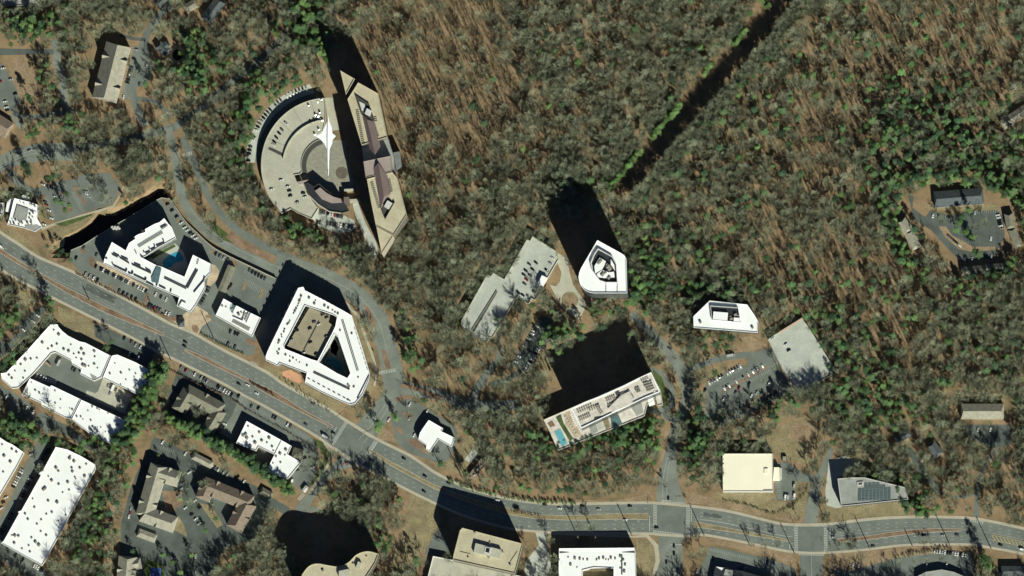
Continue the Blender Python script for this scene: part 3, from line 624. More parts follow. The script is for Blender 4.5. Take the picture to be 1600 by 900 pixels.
# ------------------------------------------------------------------ buildings
ROOFS = {}
def on_roof(T): return ROOFS.get(T.name, T)
def centroid(q): return (sum(p[0] for p in q) / len(q), sum(p[1] for p in q) / len(q))
def building(name, label, cat, k, poly, H, wall=WALLB, roof=WHITE, holes=(), parapet=0.9, storeys=0, z0=0.0, group=None, parent=None, parm=None, block=True, wth=0.5):
    q = [P(x, y, H) for x, y in Z(k, poly)]; hs = [[P(x, y, H) for x, y in Z(kk, h)] for kk, h in holes]
    if parent is None:
        c = centroid(q); T = thing(name, label, cat, c[0], c[1], 0, group)
    else: T = parent
    q = ccw(q)
    b = MB(); n = len(q)
    for L in [q] + [ccw(h)[::-1] for h in hs]:
        n = len(L)
        v = [(p[0], p[1], z0) for p in L] + [(p[0], p[1], H) for p in L]
        b.add(v, [(i, (i + 1) % n, n + (i + 1) % n, n + i) for i in range(n)])
    b.build('wall', wall, T)
    b = MB(); b.flat([q] + hs, H + 0.01); RO = b.build('roof', roof, T); ROOFS[T.name] = RO
    if parapet:
        b = MB()
        for L, s_ in [(q, 1)] + [(h, -1) for h in hs]:
            o_ = offset(L, -0.06 * s_); i_ = offset(L, wth * s_); o_ = ccw(o_); i_ = ccw(i_); n = len(o_)
            v = [(p[0], p[1], z) for p, z in [(p, H - 0.3) for p in o_] + [(p, H + parapet) for p in o_] + [(p, H + parapet) for p in i_] + [(p, H - 0.3) for p in i_]]
            f = []
            for i in range(n):
                j = (i + 1) % n
                for r in range(3): f.append((r * n + i, r * n + j, (r + 1) * n + j, (r + 1) * n + i))
            b.add(v, f)
        b.build('parapet', parm or roof, RO)
    if storeys:
        fh = (H - z0) / storeys; o_ = ccw(offset(q, -0.08)); n = len(o_)
        for s_ in range(storeys):
            a = z0 + s_ * fh + fh * 0.3; e = a + fh * 0.5
            mesh('window_band', [(p[0], p[1], a) for p in o_] + [(p[0], p[1], e) for p in o_], [(i, (i + 1) % n, n + (i + 1) % n, n + i) for i in range(n)], GLASS, T)
    if block:
        base = [(x / S + 800, 450 - y / S) for x, y in q]; fill(MASK, base)
        if H < 10 and group:
            for t in (4, 9): fill(MASK, [(x + t * .42, y + t) for x, y in base])
    return T
def units(T, k, pts, H, size=(2.2, 1.8, 1.3), m=UNIT, ang=0.5, name='rooftop_unit', rnd=0.35, seed=1):
    R = random.Random(seed)
    for x, y in Z(k, pts):
        c = P(x, y, H); s_ = 1 + R.uniform(-rnd, rnd)
        b = MB(); b.box((c[0], c[1], H + 0.02), (size[0] * s_, size[1] * s_, size[2] * s_), ang)
        b.box((c[0], c[1], H + 0.02 + size[2] * s_), (size[0] * s_ * 0.5, size[1] * s_ * 0.5, 0.25), ang)
        b.build(name, m, on_roof(T))
def slab(T, name, k, poly, H, h, m, mask=False):
    b = MB(); q = [P(x, y, H + h) for x, y in Z(k, poly)]; b.prism(q, H, H + h); return b.build(name, m, T)
def bar(T, k, a, c, wd, H, h, m, name='rooftop_screen'):
    A_, B_ = P(*Z1(k, *a), H), P(*Z1(k, *c), H)
    dx, dy = B_[0] - A_[0], B_[1] - A_[1]; L = math.hypot(dx, dy)
    b = MB(); b.box(((A_[0] + B_[0]) / 2, (A_[1] + B_[1]) / 2, H + 0.02), (L, wd, h), math.atan2(dy, dx)); b.build(name, m, on_roof(T))
def row(T, k, a, c, n, H, size, m, name='rooftop_unit', double=0):
    A_, B_ = P(*Z1(k, *a), H), P(*Z1(k, *c), H); dx, dy = B_[0] - A_[0], B_[1] - A_[1]; L = math.hypot(dx, dy); an = math.atan2(dy, dx)
    for i in range(n):
        for j in ([0] if not double else [-1, 1]):
            t = (i + 0.5) / n; x = A_[0] + dx * t - dy / L * j * double; y = A_[1] + dy * t + dx / L * j * double
            b = MB(); b.box((x, y, H + 0.02), size, an); b.build(name, m, on_roof(T) if H > 0 and 'rooftop' in name or 'balcony' in name or 'vent' in name else T)
def gable(T, a, c, wd, eave, rise, wallm, roofm, hip=0.0, over=0.5, block=True, name='roof'):
    """a pitched wing along a line given in photo pixels"""
    A_, B_ = Vector(P(*a, eave)), Vector(P(*c, eave)); d = (B_ - A_); L = d.length; d.normalize(); n = Vector((-d.y, d.x)); hw = wd * S / 2
    b = MB(); q = [A_ - n * hw, B_ - n * hw, B_ + n * hw, A_ + n * hw]
    b.prism([(p.x, p.y) for p in q], 0, eave - 0.1); b.build('wall', wallm, T)
    A2, B2 = A_ - d * over, B_ + d * over; h2 = hw + over
    e = [A2 - n * h2, B2 - n * h2, B2 + n * h2, A2 + n * h2]; r = [A2 + d * hip, B2 - d * hip]
    v = [(p.x, p.y, eave) for p in e] + [(p.x, p.y, eave + rise) for p in r]
    v += [(p.x, p.y, eave - 0.3) for p in e]
    b = MB(); b.add(v, [(0, 1, 5, 4), (2, 3, 4, 5), (1, 2, 5), (3, 0, 4), (6, 7, 1, 0), (7, 8, 2, 1), (8, 9, 3, 2), (9, 6, 0, 3), (9, 8, 7, 6)])
    ROOFS[T.name] = b.build(name, roofm, T)
    if block: fill(MASK, [(p.x / S + 800, 450 - p.y / S) for p in q])
def dormer(T, c, ang, w_, l, eave, rise, m):
    x, y = P(*c, eave); d = Vector((math.cos(ang), math.sin(ang))); n = Vector((-d.y, d.x)); c_ = Vector((x, y))
    e = [c_ - n * w_ / 2, c_ + d * l - n * w_ / 2, c_ + d * l + n * w_ / 2, c_ + n * w_ / 2]
    v = [(p.x, p.y, eave) for p in e] + [(c_.x, c_.y, eave + rise), (c_.x + d.x * l, c_.y + d.y * l, eave + rise)]
    mesh('dormer', v, [(0, 1, 5, 4), (2, 3, 4, 5), (1, 2, 5), (3, 0, 4), (3, 2, 1, 0)], m, on_roof(T))
def apartment(label, wings, eave, rise, wallm, roofm, group=None, hip=4.0, cat='apartment building', name='apartment_building', dorm=True):
    c = P(*wings[0][0]); T = thing(name, label, cat, c[0], c[1], 0, group)
    for i, (a, b_, wd) in enumerate(wings):
        for t_ in (0, .5, 1): fill(MASK, arcpts(wd * 0.5 + 6, 0, 340, 18, (a[0] + (b_[0] - a[0]) * t_, a[1] + (b_[1] - a[1]) * t_ + 3)))
        gable(T, a, b_, wd, eave + i * 0.13, rise * wd / 24, wallm, roofm, hip)
        if dorm:
            A_, B_ = Vector(P(*a)), Vector(P(*b_)); an = math.atan2((B_ - A_).y, (B_ - A_).x); L = (B_ - A_).length
            nd = max(1, int(L / 24)); hw = wd * S / 2
            for j in range(nd):
                t = (j + 0.5) / nd; px = a[0] + (b_[0] - a[0]) * t; py = a[1] + (b_[1] - a[1]) * t
                for s_ in (1, -1):
                    dormer(T, (px, py), an + s_ * math.pi / 2, 6.5, hw + 0.7, eave + 0.15, rise * wd / 24 * 0.6, roofm)
    return T

# --- wedge office tower
T = building('office_tower', 'tall white-roofed office tower with pointed north tip and rounded south-west corner beside the roundabout', 'office tower', 'e',
    [(955, 145), (1110, 230), (1128, 243), (1140, 265), (1145, 483), (930, 483), (900, 477), (872, 462), (852, 440), (840, 412), (834, 380), (840, 350), (850, 325)], 72, WALLG, WHITE, storeys=18, parapet=1.2)
slab(T, 'mechanical_floor', 'e', [(960, 205), (1050, 255), (1072, 300), (1080, 412), (1010, 412), (970, 398), (928, 340), (917, 290), (938, 238)], 72.0, 0.15, ROOFD)
W_ = [(960, 200), (1050, 252), (1075, 300), (1083, 415), (1010, 415), (970, 402), (925, 342), (912, 290), (935, 235)]
for i in range(len(W_)): bar(T, 'e', W_[i], W_[(i + 1) % len(W_)], 0.8, 72, 3.2, UNITL, 'screen_wall')
slab(T, 'penthouse', 'e', [(970, 255), (1010, 280), (985, 330), (940, 355), (935, 310)], 72.2, 2.6, WHITE)
slab(T, 'penthouse', 'e', [(985, 335), (1030, 350), (1060, 345), (1065, 380), (1000, 385), (960, 380), (950, 360)], 72.2, 2.2, WHITE)
slab(T, 'penthouse', 'e', [(1040, 265), (1062, 300), (1068, 340), (1040, 300)], 72.2, 2.4, WHITE)
units(T, 'e', [(1015, 300), (1025, 315), (1035, 330), (1010, 350), (1030, 385), (965, 290), (975, 280), (990, 365)], 74.0, (4, 2.5, 1.6), UNIT, 0.9)
bar(T, 'e', (1010, 418), (1010, 482), 0.5, 72, 0.7, UNITD, 'expansion_joint'); bar(T, 'e', (1082, 418), (1082, 482), 0.5, 72, 0.7, UNITD, 'expansion_joint')

# --- hexagonal white office
T = building('office_block', 'mid-rise white-roofed office with chamfered ends left of the concrete parking deck', 'office building', 'g',
    [(258, 112), (478, 135), (520, 195), (543, 235), (540, 300), (165, 270), (163, 205)], 22, WALLG, WHITE, storeys=6)
slab(T, 'mechanical_floor', 'g', [(265, 145), (425, 157), (440, 238), (275, 222)], 22.0, 0.15, ROOFD)
W_ = [(263, 143), (425, 155), (440, 240), (273, 224)]
for i in range(4): bar(T, 'g', W_[i], W_[(i + 1) % 4], 0.6, 22, 3.4, UNITL, 'screen_wall')
slab(T, 'penthouse', 'g', [(280, 175), (365, 182), (362, 230), (277, 222)], 22.2, 3, WHITE)
slab(T, 'penthouse', 'g', [(400, 210), (437, 213), (435, 238), (398, 235)], 22.2, 3, WHITE)
units(T, 'g', [(380, 205), (385, 220), (410, 195), (425, 200), (205, 240), (510, 272)], 22.2, (3, 2.2, 2), UNIT)

# --- parking deck beside the hexagonal office
T = building('parking_deck', 'square pale concrete parking deck beside the tree-shaded east parking lot', 'parking deck', 'g',
    [(600, 340), (650, 305), (800, 212), (900, 365), (1000, 530), (780, 655), (700, 540)], 7, CONCG, CONCG, parapet=1.0, wth=0.4)
bar(T, 'g', (660, 300), (800, 214), 2.5, 7, 0.35, TERRA, 'ramp_edge')
DECKS = [(T, 'g', (640, 350), (800, 620), 18, 6, 7), (T, 'g', (720, 300), (880, 560), 18, 7, 7), (T, 'g', (720, 300), (880, 560), 18, -7, 7), (T, 'g', (800, 250), (960, 510), 18, 7, 7)]

# --- big parking deck north-west of the tower
T = building('parking_deck', 'long stepped concrete parking deck running south-west from the tower forecourt', 'parking deck', 'e',
    [(540, 120), (692, 215), (697, 250), (705, 268), (555, 525), (533, 513), (515, 550), (440, 505), (283, 770), (268, 765), (240, 800), (85, 700), (85, 660), (250, 365), (275, 375), (290, 353), (360, 395), (505, 140), (525, 150)],
    9, CONCG, CONCG, parapet=1.0, wth=0.4, parm=CONC)
slab(T, 'ramp_shade', 'e', [(152, 722), (166, 732), (318, 472), (312, 466)], 9.0, 0.06, UNITD)  # dark sheet stands in for the shade in the ramp slot
bar(T, 'e', (152, 722), (312, 466), 0.4, 9, 1.2, CONC, 'ramp_wall')
slab(T, 'stair_house', 'e', [(600, 368), (636, 385), (608, 438), (573, 420)], 9.0, 4.5, WHITE)
slab(T, 'stair_house', 'e', [(575, 488), (588, 492), (572, 522), (560, 518)], 9.0, 1.5, CONC)
DECKS += [(T, 'e', (480, 190), (140, 690), 40, 6, 9), (T, 'e', (560, 220), (200, 720), 1, 0.1, 9), (T, 'e', (620, 250), (500, 480), 16, 6, 9), (T, 'e', (560, 230), (440, 440), 14, 6, 9), (T, 'e', (350, 480), (200, 740), 18, -6, 9)]

# --- hotel with pool podium
PH = 15
T = building('hotel', 'long slab hotel with white-framed roof and a pool terrace at its west end', 'hotel', 'f',
    [(365, 620), (505, 560), (925, 372), (975, 470), (985, 540), (960, 548), (950, 510), (905, 540), (890, 600), (440, 780), (400, 690)], PH, WALLW, ROOFP, parapet=1.0, storeys=3)
TW = [(507, 560), (585, 525), (650, 500), (785, 440), (860, 402), (925, 372), (970, 475), (895, 505), (560, 665)]
building('', '', '', 'f', TW, 46, WALLG, ROOFP, parapet=1.3, storeys=13, z0=PH, parent=T, parm=WHITE, wth=1.1)
slab(T, 'swimming_pool_rim', 'f', [(416, 680), (452, 661), (492, 745), (458, 762)], PH, 0.12, CONC)
slab(T, 'swimming_pool', 'f', [(422, 682), (452, 667), (488, 742), (458, 756)], PH, 0.2, POOL)
slab(T, 'terrace_planter', 'f', [(430, 610), (455, 595), (470, 640), (520, 720), (500, 730), (455, 655)], PH, 0.8, GRASS)
slab(T, 'terrace_planter', 'f', [(385, 640), (410, 625), (425, 650), (400, 660)], PH, 0.5, MULCH)
slab(T, 'terrace_deck', 'f', [(470, 590), (500, 575), (545, 670), (565, 700), (530, 715), (480, 640)], PH, 0.15, PAVE)
row(T, 'f', (475, 600), (540, 700), 7, PH, (2.2, 1.4, 1.0), UNITL, 'cabana'); row(T, 'f', (405, 700), (440, 770), 9, PH, (1.6, 0.7, 0.4), UNITL, 'sun_lounger')
for (a, c, n, dbl) in (((540, 580), (620, 545), 7, 1.4), ((550, 620), (610, 595), 6, 1.4), ((640, 545), (670, 590), 5, 1.2), ((690, 520), (740, 500), 5, 1.2), ((700, 550), (750, 530), 5, 1.2),
                       ((600, 570), (660, 545), 5, 1.2), ((800, 470), (830, 510), 6, 1.4), ((770, 480), (800, 540), 6, 1.2), ((870, 415), (910, 400), 4, 1.2), ((885, 440), (930, 425), 6, 1.6), ((900, 465), (940, 450), 5, 1.4), ((850, 450), (860, 480), 3, 1.2)):
    row(T, 'f', a, c, n, 46, (1.7, 1.5, 1.5), UNIT, double=dbl)
for q in ([(735, 475), (755, 465), (765, 485), (745, 497)], [(835, 455), (860, 445), (870, 470), (850, 478)], [(630, 605), (690, 595), (700, 600), (625, 632)], [(835, 530), (895, 500), (890, 515), (840, 535)]):
    slab(T, 'roof_well', 'f', q, 46, 0.25, UNITD)
slab(T, 'penthouse', 'f', [(770, 490), (815, 470), (830, 535), (720, 580), (700, 560)], 46, 2.2, ROOFP)
for a, c in (((507, 590), (535, 655)), ((900, 392), (945, 480)), ((520, 570), (545, 640))): row(T, 'f', a, c, 7, 46, (1.0, 2.2, 0.9), WHITE, 'roof_fin')
for q, m in (([(715, 610), (755, 595), (775, 640), (720, 665)], GLASSB), ([(600, 650), (635, 635), (650, 680), (615, 700)], ROOFG), ([(820, 555), (875, 530), (885, 580), (850, 600)], ROOFG), ([(640, 640), (665, 625), (680, 660), (655, 680)], CONCG), ([(905, 510), (935, 500), (945, 540), (915, 550)], WHITE), ([(670, 620), (700, 610), (715, 655), (690, 670)], GRASSD)):
    slab(T, 'terrace_deck', 'f', q, PH, 0.8, m)
row(T, 'f', (715, 600), (830, 550), 14, PH, (0.5, 4, 0.9), CONC, 'pergola_beam')

# --- beige office with garage
GH = 6
T = building('office_building', 'beige flat-roofed office block above a striped garage roof at the bottom edge', 'office building', 'j',
    [(315, 400), (668, 493), (672, 510), (628, 672), (258, 590), (262, 560), (300, 415)], 34, WALLB, ROOFB, parapet=1.1, storeys=9)
slab(T, 'penthouse', 'j', [(393, 490), (547, 530), (537, 582), (380, 545)], 34, 4.2, CONC); slab(T, 'skylight', 'j', [(450, 510), (487, 519), (480, 558), (443, 550)], 38.2, 0.7, UNITL)
slab(T, 'skylight_glass', 'j', [(457, 518), (478, 523), (473, 548), (452, 543)], 38.9, 0.3, GLASS)
units(T, 'j', [(480, 487), (472, 575), (390, 430), (350, 577), (600, 620), (555, 545)], 34, (2.2, 2.2, 1.8), UNIT)
bar(T, 'j', (300, 540), (360, 555), 0.4, 34, 0.5, UNITD, 'expansion_joint'); bar(T, 'j', (600, 600), (640, 540), 0.4, 34, 0.5, UNITD, 'expansion_joint')
T = building('parking_garage', 'low striped concrete garage roof in front of the beige office at the bottom edge', 'parking garage', 'j',
    [(140, 568), (262, 592), (610, 676), (700, 696), (700, 800), (80, 800)], GH, CONC, CONC, parapet=0.9, parm=WHITE)
DECKS += [(T, 'j', (165, 590), (600, 690), 40, 5, GH), (T, 'j', (150, 640), (560, 740), 36, 6, GH), (T, 'j', (150, 600), (120, 700), 8, -6, GH)]

# --- white u-shaped building at the bottom
T = building('apartment_block', 'white flat-roofed block around a courtyard at the bottom edge, left of the south avenue', 'apartment block', 'j',
    [(890, 522), (1340, 518), (1346, 560), (1352, 800), (890, 800), (888, 640)], 13.5, WALLW, WHITE, holes=[('j', [(1030, 652), (1075, 640), (1100, 635), (1215, 640), (1215, 760), (1030, 760)])], storeys=4)
units(T, 'j', [(945, 575), (985, 582), (1015, 585), (1035, 588), (1060, 590), (1115, 590), (1130, 583), (1155, 580), (1170, 588), (1185, 590), (1200, 580), (1225, 583), (1255, 570), (1260, 600), (1275, 590), (1285, 620), (1255, 640), (1280, 660), (960, 620), (998, 635)], 13.5, (2.4, 1.6, 1.1), UNIT, 1.4)
row(T, 'j', (1265, 560), (1265, 680), 10, 13.5, (1.6, 1.2, 1), UNITD); row(T, 'j', (1075, 645), (1200, 640), 5, 13.5, (5, 0.6, 1.2), UNITD, 'rooftop_screen')
slab(T, 'roof_hatch', 'j', [(890, 540), (950, 545), (892, 550)], 13.5, 0.5, UNITD); slab(T, 'roof_hatch', 'j', [(1340, 538), (1265, 545), (1340, 548)], 13.5, 0.5, UNITD)
sheet('courtyard_lawn', Z('j', [(1030, 655), (1215, 645), (1215, 760), (1030, 760)]), GRASSD, 0.2)

# --- curved beige building
T = building('curved_building', 'beige high-rise with a wavy curved roof edge at the bottom edge of the picture', 'office tower', 'B',
    smooth([(138, 895), (165, 862), (200, 850), (250, 858), (292, 862), (330, 845), (365, 812), (410, 799), (455, 810)], 4) + [(440, 850), (400, 910), (380, 960), (120, 960)], 43, WALLB, ROOFB, storeys=11, parapet=1.2)
slab(T, 'penthouse', 'B', [(370, 840), (385, 848), (376, 872), (360, 865)], 43, 4, CONC); slab(T, 'penthouse', 'B', [(290, 880), (330, 872), (335, 905), (290, 905)], 43, 5, CONC)
units(T, 'B', [(405, 820), (330, 880), (225, 880), (350, 850), (310, 895)], 43, (2.5, 2, 1.6), UNIT)

# --- pale yellow store
T = building('warehouse_store', 'plain cream flat roof box standing alone east of the ramp road junction', 'warehouse', 'h',
    [(484, 183), (778, 183), (780, 405), (486, 405)], 11, WALLW, CREAM, parapet=0.6, storeys=0, parm=WALLW)
slab(T, 'roof_hatch', 'h', [(728, 270), (750, 270), (750, 300), (728, 300)], 11, 1.2, CREAM)
units(T, 'h', [(489, 218), (489, 243), (489, 296)], 11, (1, 1, 0.8), UNITD, 0)
slab(T, 'roof_notch', 'h', [(724, 393), (776, 393), (776, 402), (724, 402)], 11, 0.4, UNIT)
slab(T, 'entrance_canopy', 'h', [(785, 263), (817, 263), (819, 338), (780, 338)], 0, 7, CREAM)
row(T, 'h', (826, 268), (826, 335), 9, 0, (1.2, 2.0, 3.5), UNITL, 'awning_bay')
tt = thing('utility_shed', 'small dark utility shed behind the cream roofed box', 'shed', *P(1226, 717)); b = MB(); c = P(1226, 717); b.box((c[0], c[1], 0), (5, 6, 3)); b.build('wall', UNITD, tt); b = MB(); b.box((c[0], c[1], 3), (4.2, 5, 0.4)); b.build('roof', UNIT, tt)

# --- solar roof building
T = building('solar_roof_building', 'wedge shaped grey roofed building carrying dark solar panels above the boulevard', 'office building', 'i',
    [(157, 412), (222, 406), (292, 406), (495, 455), (512, 515), (175, 550)], 15, WALLG, ROOFG, parapet=1.0, parm=UNITL, storeys=4)
for r in range(7):
    y = 440 + r * 13
    a = 290 + (0 if r < 2 else -30) if r < 3 else 258
    e = 425 - max(0, (2 - r)) * 28
    n = int((e - a) / 17)
    for i in range(n):
        x = a + (i + 0.5) * (e - a) / n; yy = y - (x - 258) * 0.035
        c = P(*Z1('i', x, yy), 15.3); b = MB(); b.box((c[0], c[1], 15.3), (3.7, 2.6, 0.15), 0.03); b.build('solar_panel', SOLAR, T)
slab(T, 'skylight', 'i', [(255, 428), (285, 426), (286, 444), (256, 447)], 15, 1.2, UNITL); slab(T, 'roof_well', 'i', [(262, 432), (280, 430), (281, 441), (262, 443)], 16.2, 0.1, UNITD)

# --- ring garage and long office (left centre)
OUT = arcpts(105, 93, 226, 44)
OUT = OUT + Z('n', [(330, 545), (400, 585), (500, 628), (553, 545), (478, 447), (436, 352), (380, 330), (358, 275), (408, 266)]) + arcpts(42, 194, 104, 20) + Z('b', [(418, 290)])
T = building('parking_deck', 'large semicircular beige concrete parking deck west of the long pointed office roof', 'parking deck', '0', OUT, 8, CONC, CONC, parapet=1.0, wth=0.45)
b = MB(); A1, A2 = arcpts(72, 96, 172, 26), arcpts(70.8, 172, 96, 26); b.prism([P(x, y, 12) for x, y in A1 + A2], 8, 10.4); b.build('ramp_wall', CONC, T)
for aa in (105, 122, 138, 156): 
    p0, p1 = arcpts(73, aa, aa, 1)[0], arcpts(104, aa, aa, 1)[0]; bar(T, '0', p0, p1, 0.25, 8, 0.12, UNITD, 'expansion_joint')
slab(T, 'ramp_shade', 'b', [(165, 430), (172, 420), (236, 450), (232, 464)], 8, 0.08, UNITD)  # dark sheet paints the shadow beside the step wall
slab(T, 'stair_house', 'n', [(380, 330), (470, 312), (440, 345), (395, 352)], 8, 2.5, MAUVEL)
slab(T, 'arcade_roof', '0', arcpts(42.5, 102, 196, 20) + arcpts(35, 196, 106, 20), 0, 7.5, UNITD)
fill(MASK, arcpts(112, 0, 355, 60)); fill(MASK, Z('n', [(480, 500), (880, 560), (900, 760), (700, 790), (520, 740), (440, 620)]))
T = building('curved_office', 'low crescent shaped dark roofed building with a mauve centre panel inside the ring deck', 'office building', 'n',
    [(440, 350), (468, 338), (515, 372), (560, 345), (600, 380), (660, 428), (740, 470), (755, 500), (800, 565), (735, 582), (640, 568), (545, 510), (480, 440)], 11, WALLB, ROOFD, parapet=0.8, parm=UNITD, storeys=3)
slab(T, 'roof_panel', 'n', [(525, 402), (567, 375), (620, 420), (675, 450), (732, 465), (742, 495), (660, 500), (580, 468)], 11, 2.5, MAUVEL)
slab(T, 'roof_rim', 'n', [(470, 440), (545, 515), (640, 572), (735, 585), (735, 578), (640, 564), (550, 506), (480, 436)], 11, 1.5, CONC)
slab(T, 'entrance_canopy', 'n', [(757, 452), (800, 450), (806, 525), (757, 530)], 0, 9, MAUVE); slab(T, 'footbridge', 'n', [(800, 470), (885, 465), (890, 487), (806, 495)], 0, 5, CONC)
LH = 56
T = building('long_office_building', 'long arrow shaped beige roofed office with dark pitched spines and pointed ends', 'office building', 'b',
    [(515, 212), (562, 138), (650, 187), (690, 378), (577, 412)], LH, WALLB, ROOFB, parapet=1.0, storeys=14)
building('', '', '', 'b', [(483, 85), (546, 122), (508, 190)], LH, WALLB, ROOFB, parapet=1.0, storeys=0, parent=T)
building('', '', '', 'b', [(546, 122), (562, 138), (515, 212), (508, 190)], LH - 7, WALLG, UNITD, parapet=0, parent=T)
building('', '', '', 'b', [(577, 412), (690, 378), (718, 465), (720, 530), (600, 560), (585, 480)], LH - 14, WALLG, ROOFG, parapet=0, parent=T)
building('', '', '', 'b', [(585, 485), (705, 460), (712, 520), (708, 530), (595, 555)], LH, WALLB, MAUVEL, parapet=0.6, parent=T, z0=LH - 14)
building('', '', '', 'b', [(600, 562), (712, 532), (735, 560), (775, 720), (718, 808), (640, 768), (620, 670)], LH, WALLB, ROOFB, parapet=1.0, storeys=10, parent=T)
building('', '', '', 'b', [(642, 772), (716, 811), (665, 890)], LH - 0.5, WALLB, ROOFB, parapet=0.8, parent=T)
def peak(T, k, L, R, ridge, H, h, m):
    q = [P(*Z1(k, *p), H) for p in L + R]; r = [P(*Z1(k, *p), H + h) for p in ridge]
    n = len(L)
    v = [(p[0], p[1], H + 0.05) for p in q] + [(p[0], p[1], H + h) for p in r]; nl, nr = len(L), len(R)
    f = [(0, 1, nl + nr + 1, nl + nr), (nl, nl + 1, nl + nr, nl + nr + 1), (1, nl, nl + nr + 1), (nl + 1, 0, nl + nr)]
    mesh('pitched_roof', v, f, m, T)
peak(T, 'b', [(578, 275), (612, 430)], [(660, 418), (632, 310)], [(600, 300), (636, 455)], LH, 5, MAUVE)
peak(T, 'b', [(628, 515), (660, 690)], [(705, 625), (690, 545)], [(650, 490), (675, 640)], LH, 5, MAUVE)
slab(T, 'mechanical_floor', 'b', [(550, 195), (610, 235), (634, 308), (590, 290), (575, 275)], LH, 0.12, UNITD); slab(T, 'mechanical_floor', 'b', [(662, 690), (695, 640), (720, 665), (680, 738)], LH, 0.12, UNITD)  # dark sheets replace recessed courts, their shade put into the colour
for q in ([(550, 195), (610, 235)], [(610, 235), (634, 308)], [(550, 195), (578, 280)], [(662, 690), (680, 738)], [(680, 738), (722, 662)]): bar(T, 'b', q[0], q[1], 0.6, LH, 2.5, UNITD, 'screen_wall')
slab(T, 'cooling_tower', 'b', [(600, 250), (622, 262), (612, 286), (590, 274)], LH, 3.5, UNITL); slab(T, 'cooling_tower', 'b', [(690, 655), (712, 668), (695, 695), (675, 682)], LH, 3.5, UNITL)
slab(T, 'roof_deck', 'b', [(565, 220), (590, 232), (600, 262), (578, 262)], LH, 0.8, UNITL)
for a, c, n in (((556, 255), (584, 405), 18), ((622, 300), (650, 375), 9), ((620, 572), (655, 690), 14), ((695, 560), (708, 620), 8), ((634, 285), (640, 310), 3)):
    row(T, 'b', a, c, n, LH, (0.5, 3.6, 0.5), UNITD, 'roof_vent')
slab(T, 'footbridge', 'b', [(545, 612), (500, 615), (500, 606), (545, 603)], 0, 6, CONC)
slab(T, 'side_terrace', 'b', [(715, 445), (745, 440), (752, 505), (730, 520)], 0, 14, WALLG)

# --- white hotel near the creek
HT = 16
T = building('hotel', 'white Z shaped roof hotel around a blue pool courtyard beside the creek', 'hotel', 'c',
    [(770, 213), (790, 240), (805, 255), (825, 305), (740, 352), (685, 390), (665, 398), (735, 435), (755, 440), (865, 488), (905, 385), (935, 400), (990, 428), (985, 470), (958, 500), (962, 540), (918, 620), (892, 655), (830, 625), (840, 585), (735, 540), (600, 480), (485, 425), (492, 395), (525, 325), (590, 365), (605, 330), (635, 310), (630, 300), (650, 288), (682, 278), (680, 265), (725, 240), (748, 232)],
    HT, WALLW, WHITE, storeys=5, parapet=0.8)
slab(T, 'atrium_glass', 'c', [(735, 437), (757, 447), (742, 518), (712, 512), (710, 490)], HT, 1.2, GLASSB)
row(T, 'q', (615, 505), (815, 385), 22, HT, (1.0, 1.0, 1.1), UNITD, double=1.0)
for a, c in (((400, 572), (445, 595)), ((413, 563), (460, 588)), ((465, 600), (540, 645)), ((478, 592), (530, 615)), ((565, 655), (720, 728)), ((585, 648), (635, 668)), ((680, 690), (720, 715)), ((635, 580), (660, 600)), ((590, 540), (600, 565))):
    bar(T, 'q', a, c, 1.0, HT, 1.6, UNITD)
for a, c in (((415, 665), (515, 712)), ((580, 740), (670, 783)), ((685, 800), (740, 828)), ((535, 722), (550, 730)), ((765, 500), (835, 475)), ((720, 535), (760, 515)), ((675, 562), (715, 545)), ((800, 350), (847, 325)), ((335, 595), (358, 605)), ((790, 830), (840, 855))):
    bar(T, 'q', a, c, 1.6, HT, 1.2, UNITD, 'balcony_shade_bar')  # raised dark bars stand in for shade in the balcony gaps
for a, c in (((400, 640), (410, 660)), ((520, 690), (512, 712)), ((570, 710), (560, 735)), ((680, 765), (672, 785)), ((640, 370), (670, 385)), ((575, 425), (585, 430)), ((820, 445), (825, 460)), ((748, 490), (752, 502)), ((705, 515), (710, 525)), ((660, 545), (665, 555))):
    bar(T, 'q', a, c, 1.5, HT, 1.2, UNITD, 'balcony_shade_bar')
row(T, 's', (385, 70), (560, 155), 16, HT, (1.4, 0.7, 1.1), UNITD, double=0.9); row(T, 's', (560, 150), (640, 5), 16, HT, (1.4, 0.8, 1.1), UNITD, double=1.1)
for a, c in (((495, 290), (520, 250)), ((520, 250), (550, 265)), ((690, 95), (615, 185)), ((700, 60), (690, 95)), ((240, 70), (232, 90)), ((140, 25), (130, 45)), ((440, 160), (432, 182)), ((330, 115), (322, 135))): bar(T, 's', a, c, 1.0, HT, 1.2, UNITD, 'balcony_shade_bar')
slab(T, 'roof_well', 'r', [(430, 690), (440, 640), (460, 635), (445, 690)], HT, 0.3, ROOFG); slab(T, 'roof_well', 'r', [(118, 370), (175, 335), (185, 350), (130, 390)], HT, 0.3, ROOFG)
sheet('courtyard_paving', Z('c', [(690, 400), (820, 330), (860, 370), (880, 430), (860, 480), (750, 435)]), CONCG, 0.15)
sheet('hotel_pool', smooth(Z('c', [(762, 425), (775, 400), (830, 370), (850, 385), (858, 410), (825, 420), (800, 440), (775, 445), (762, 425)]), 4)[:-1], POOLD, 0.25)
kerbed('courtyard_planting', Z('c', [(700, 395), (815, 335), (825, 345), (715, 405)]), GRASS)
TP = thing('poolside_canopy', 'small white canopy frame at the creek edge of the hotel lot', 'canopy', *P(*Z1('q', 430, 365)))
for i in range(6):
    c = P(*Z1('q', 400 + i * 12, 345 + (i % 2) * 14)); b = MB(); b.box((c[0], c[1], 0), (2.5, 2, 4 + i * 0.05), 0.5); b.build('canopy_bay', UNITL, TP)
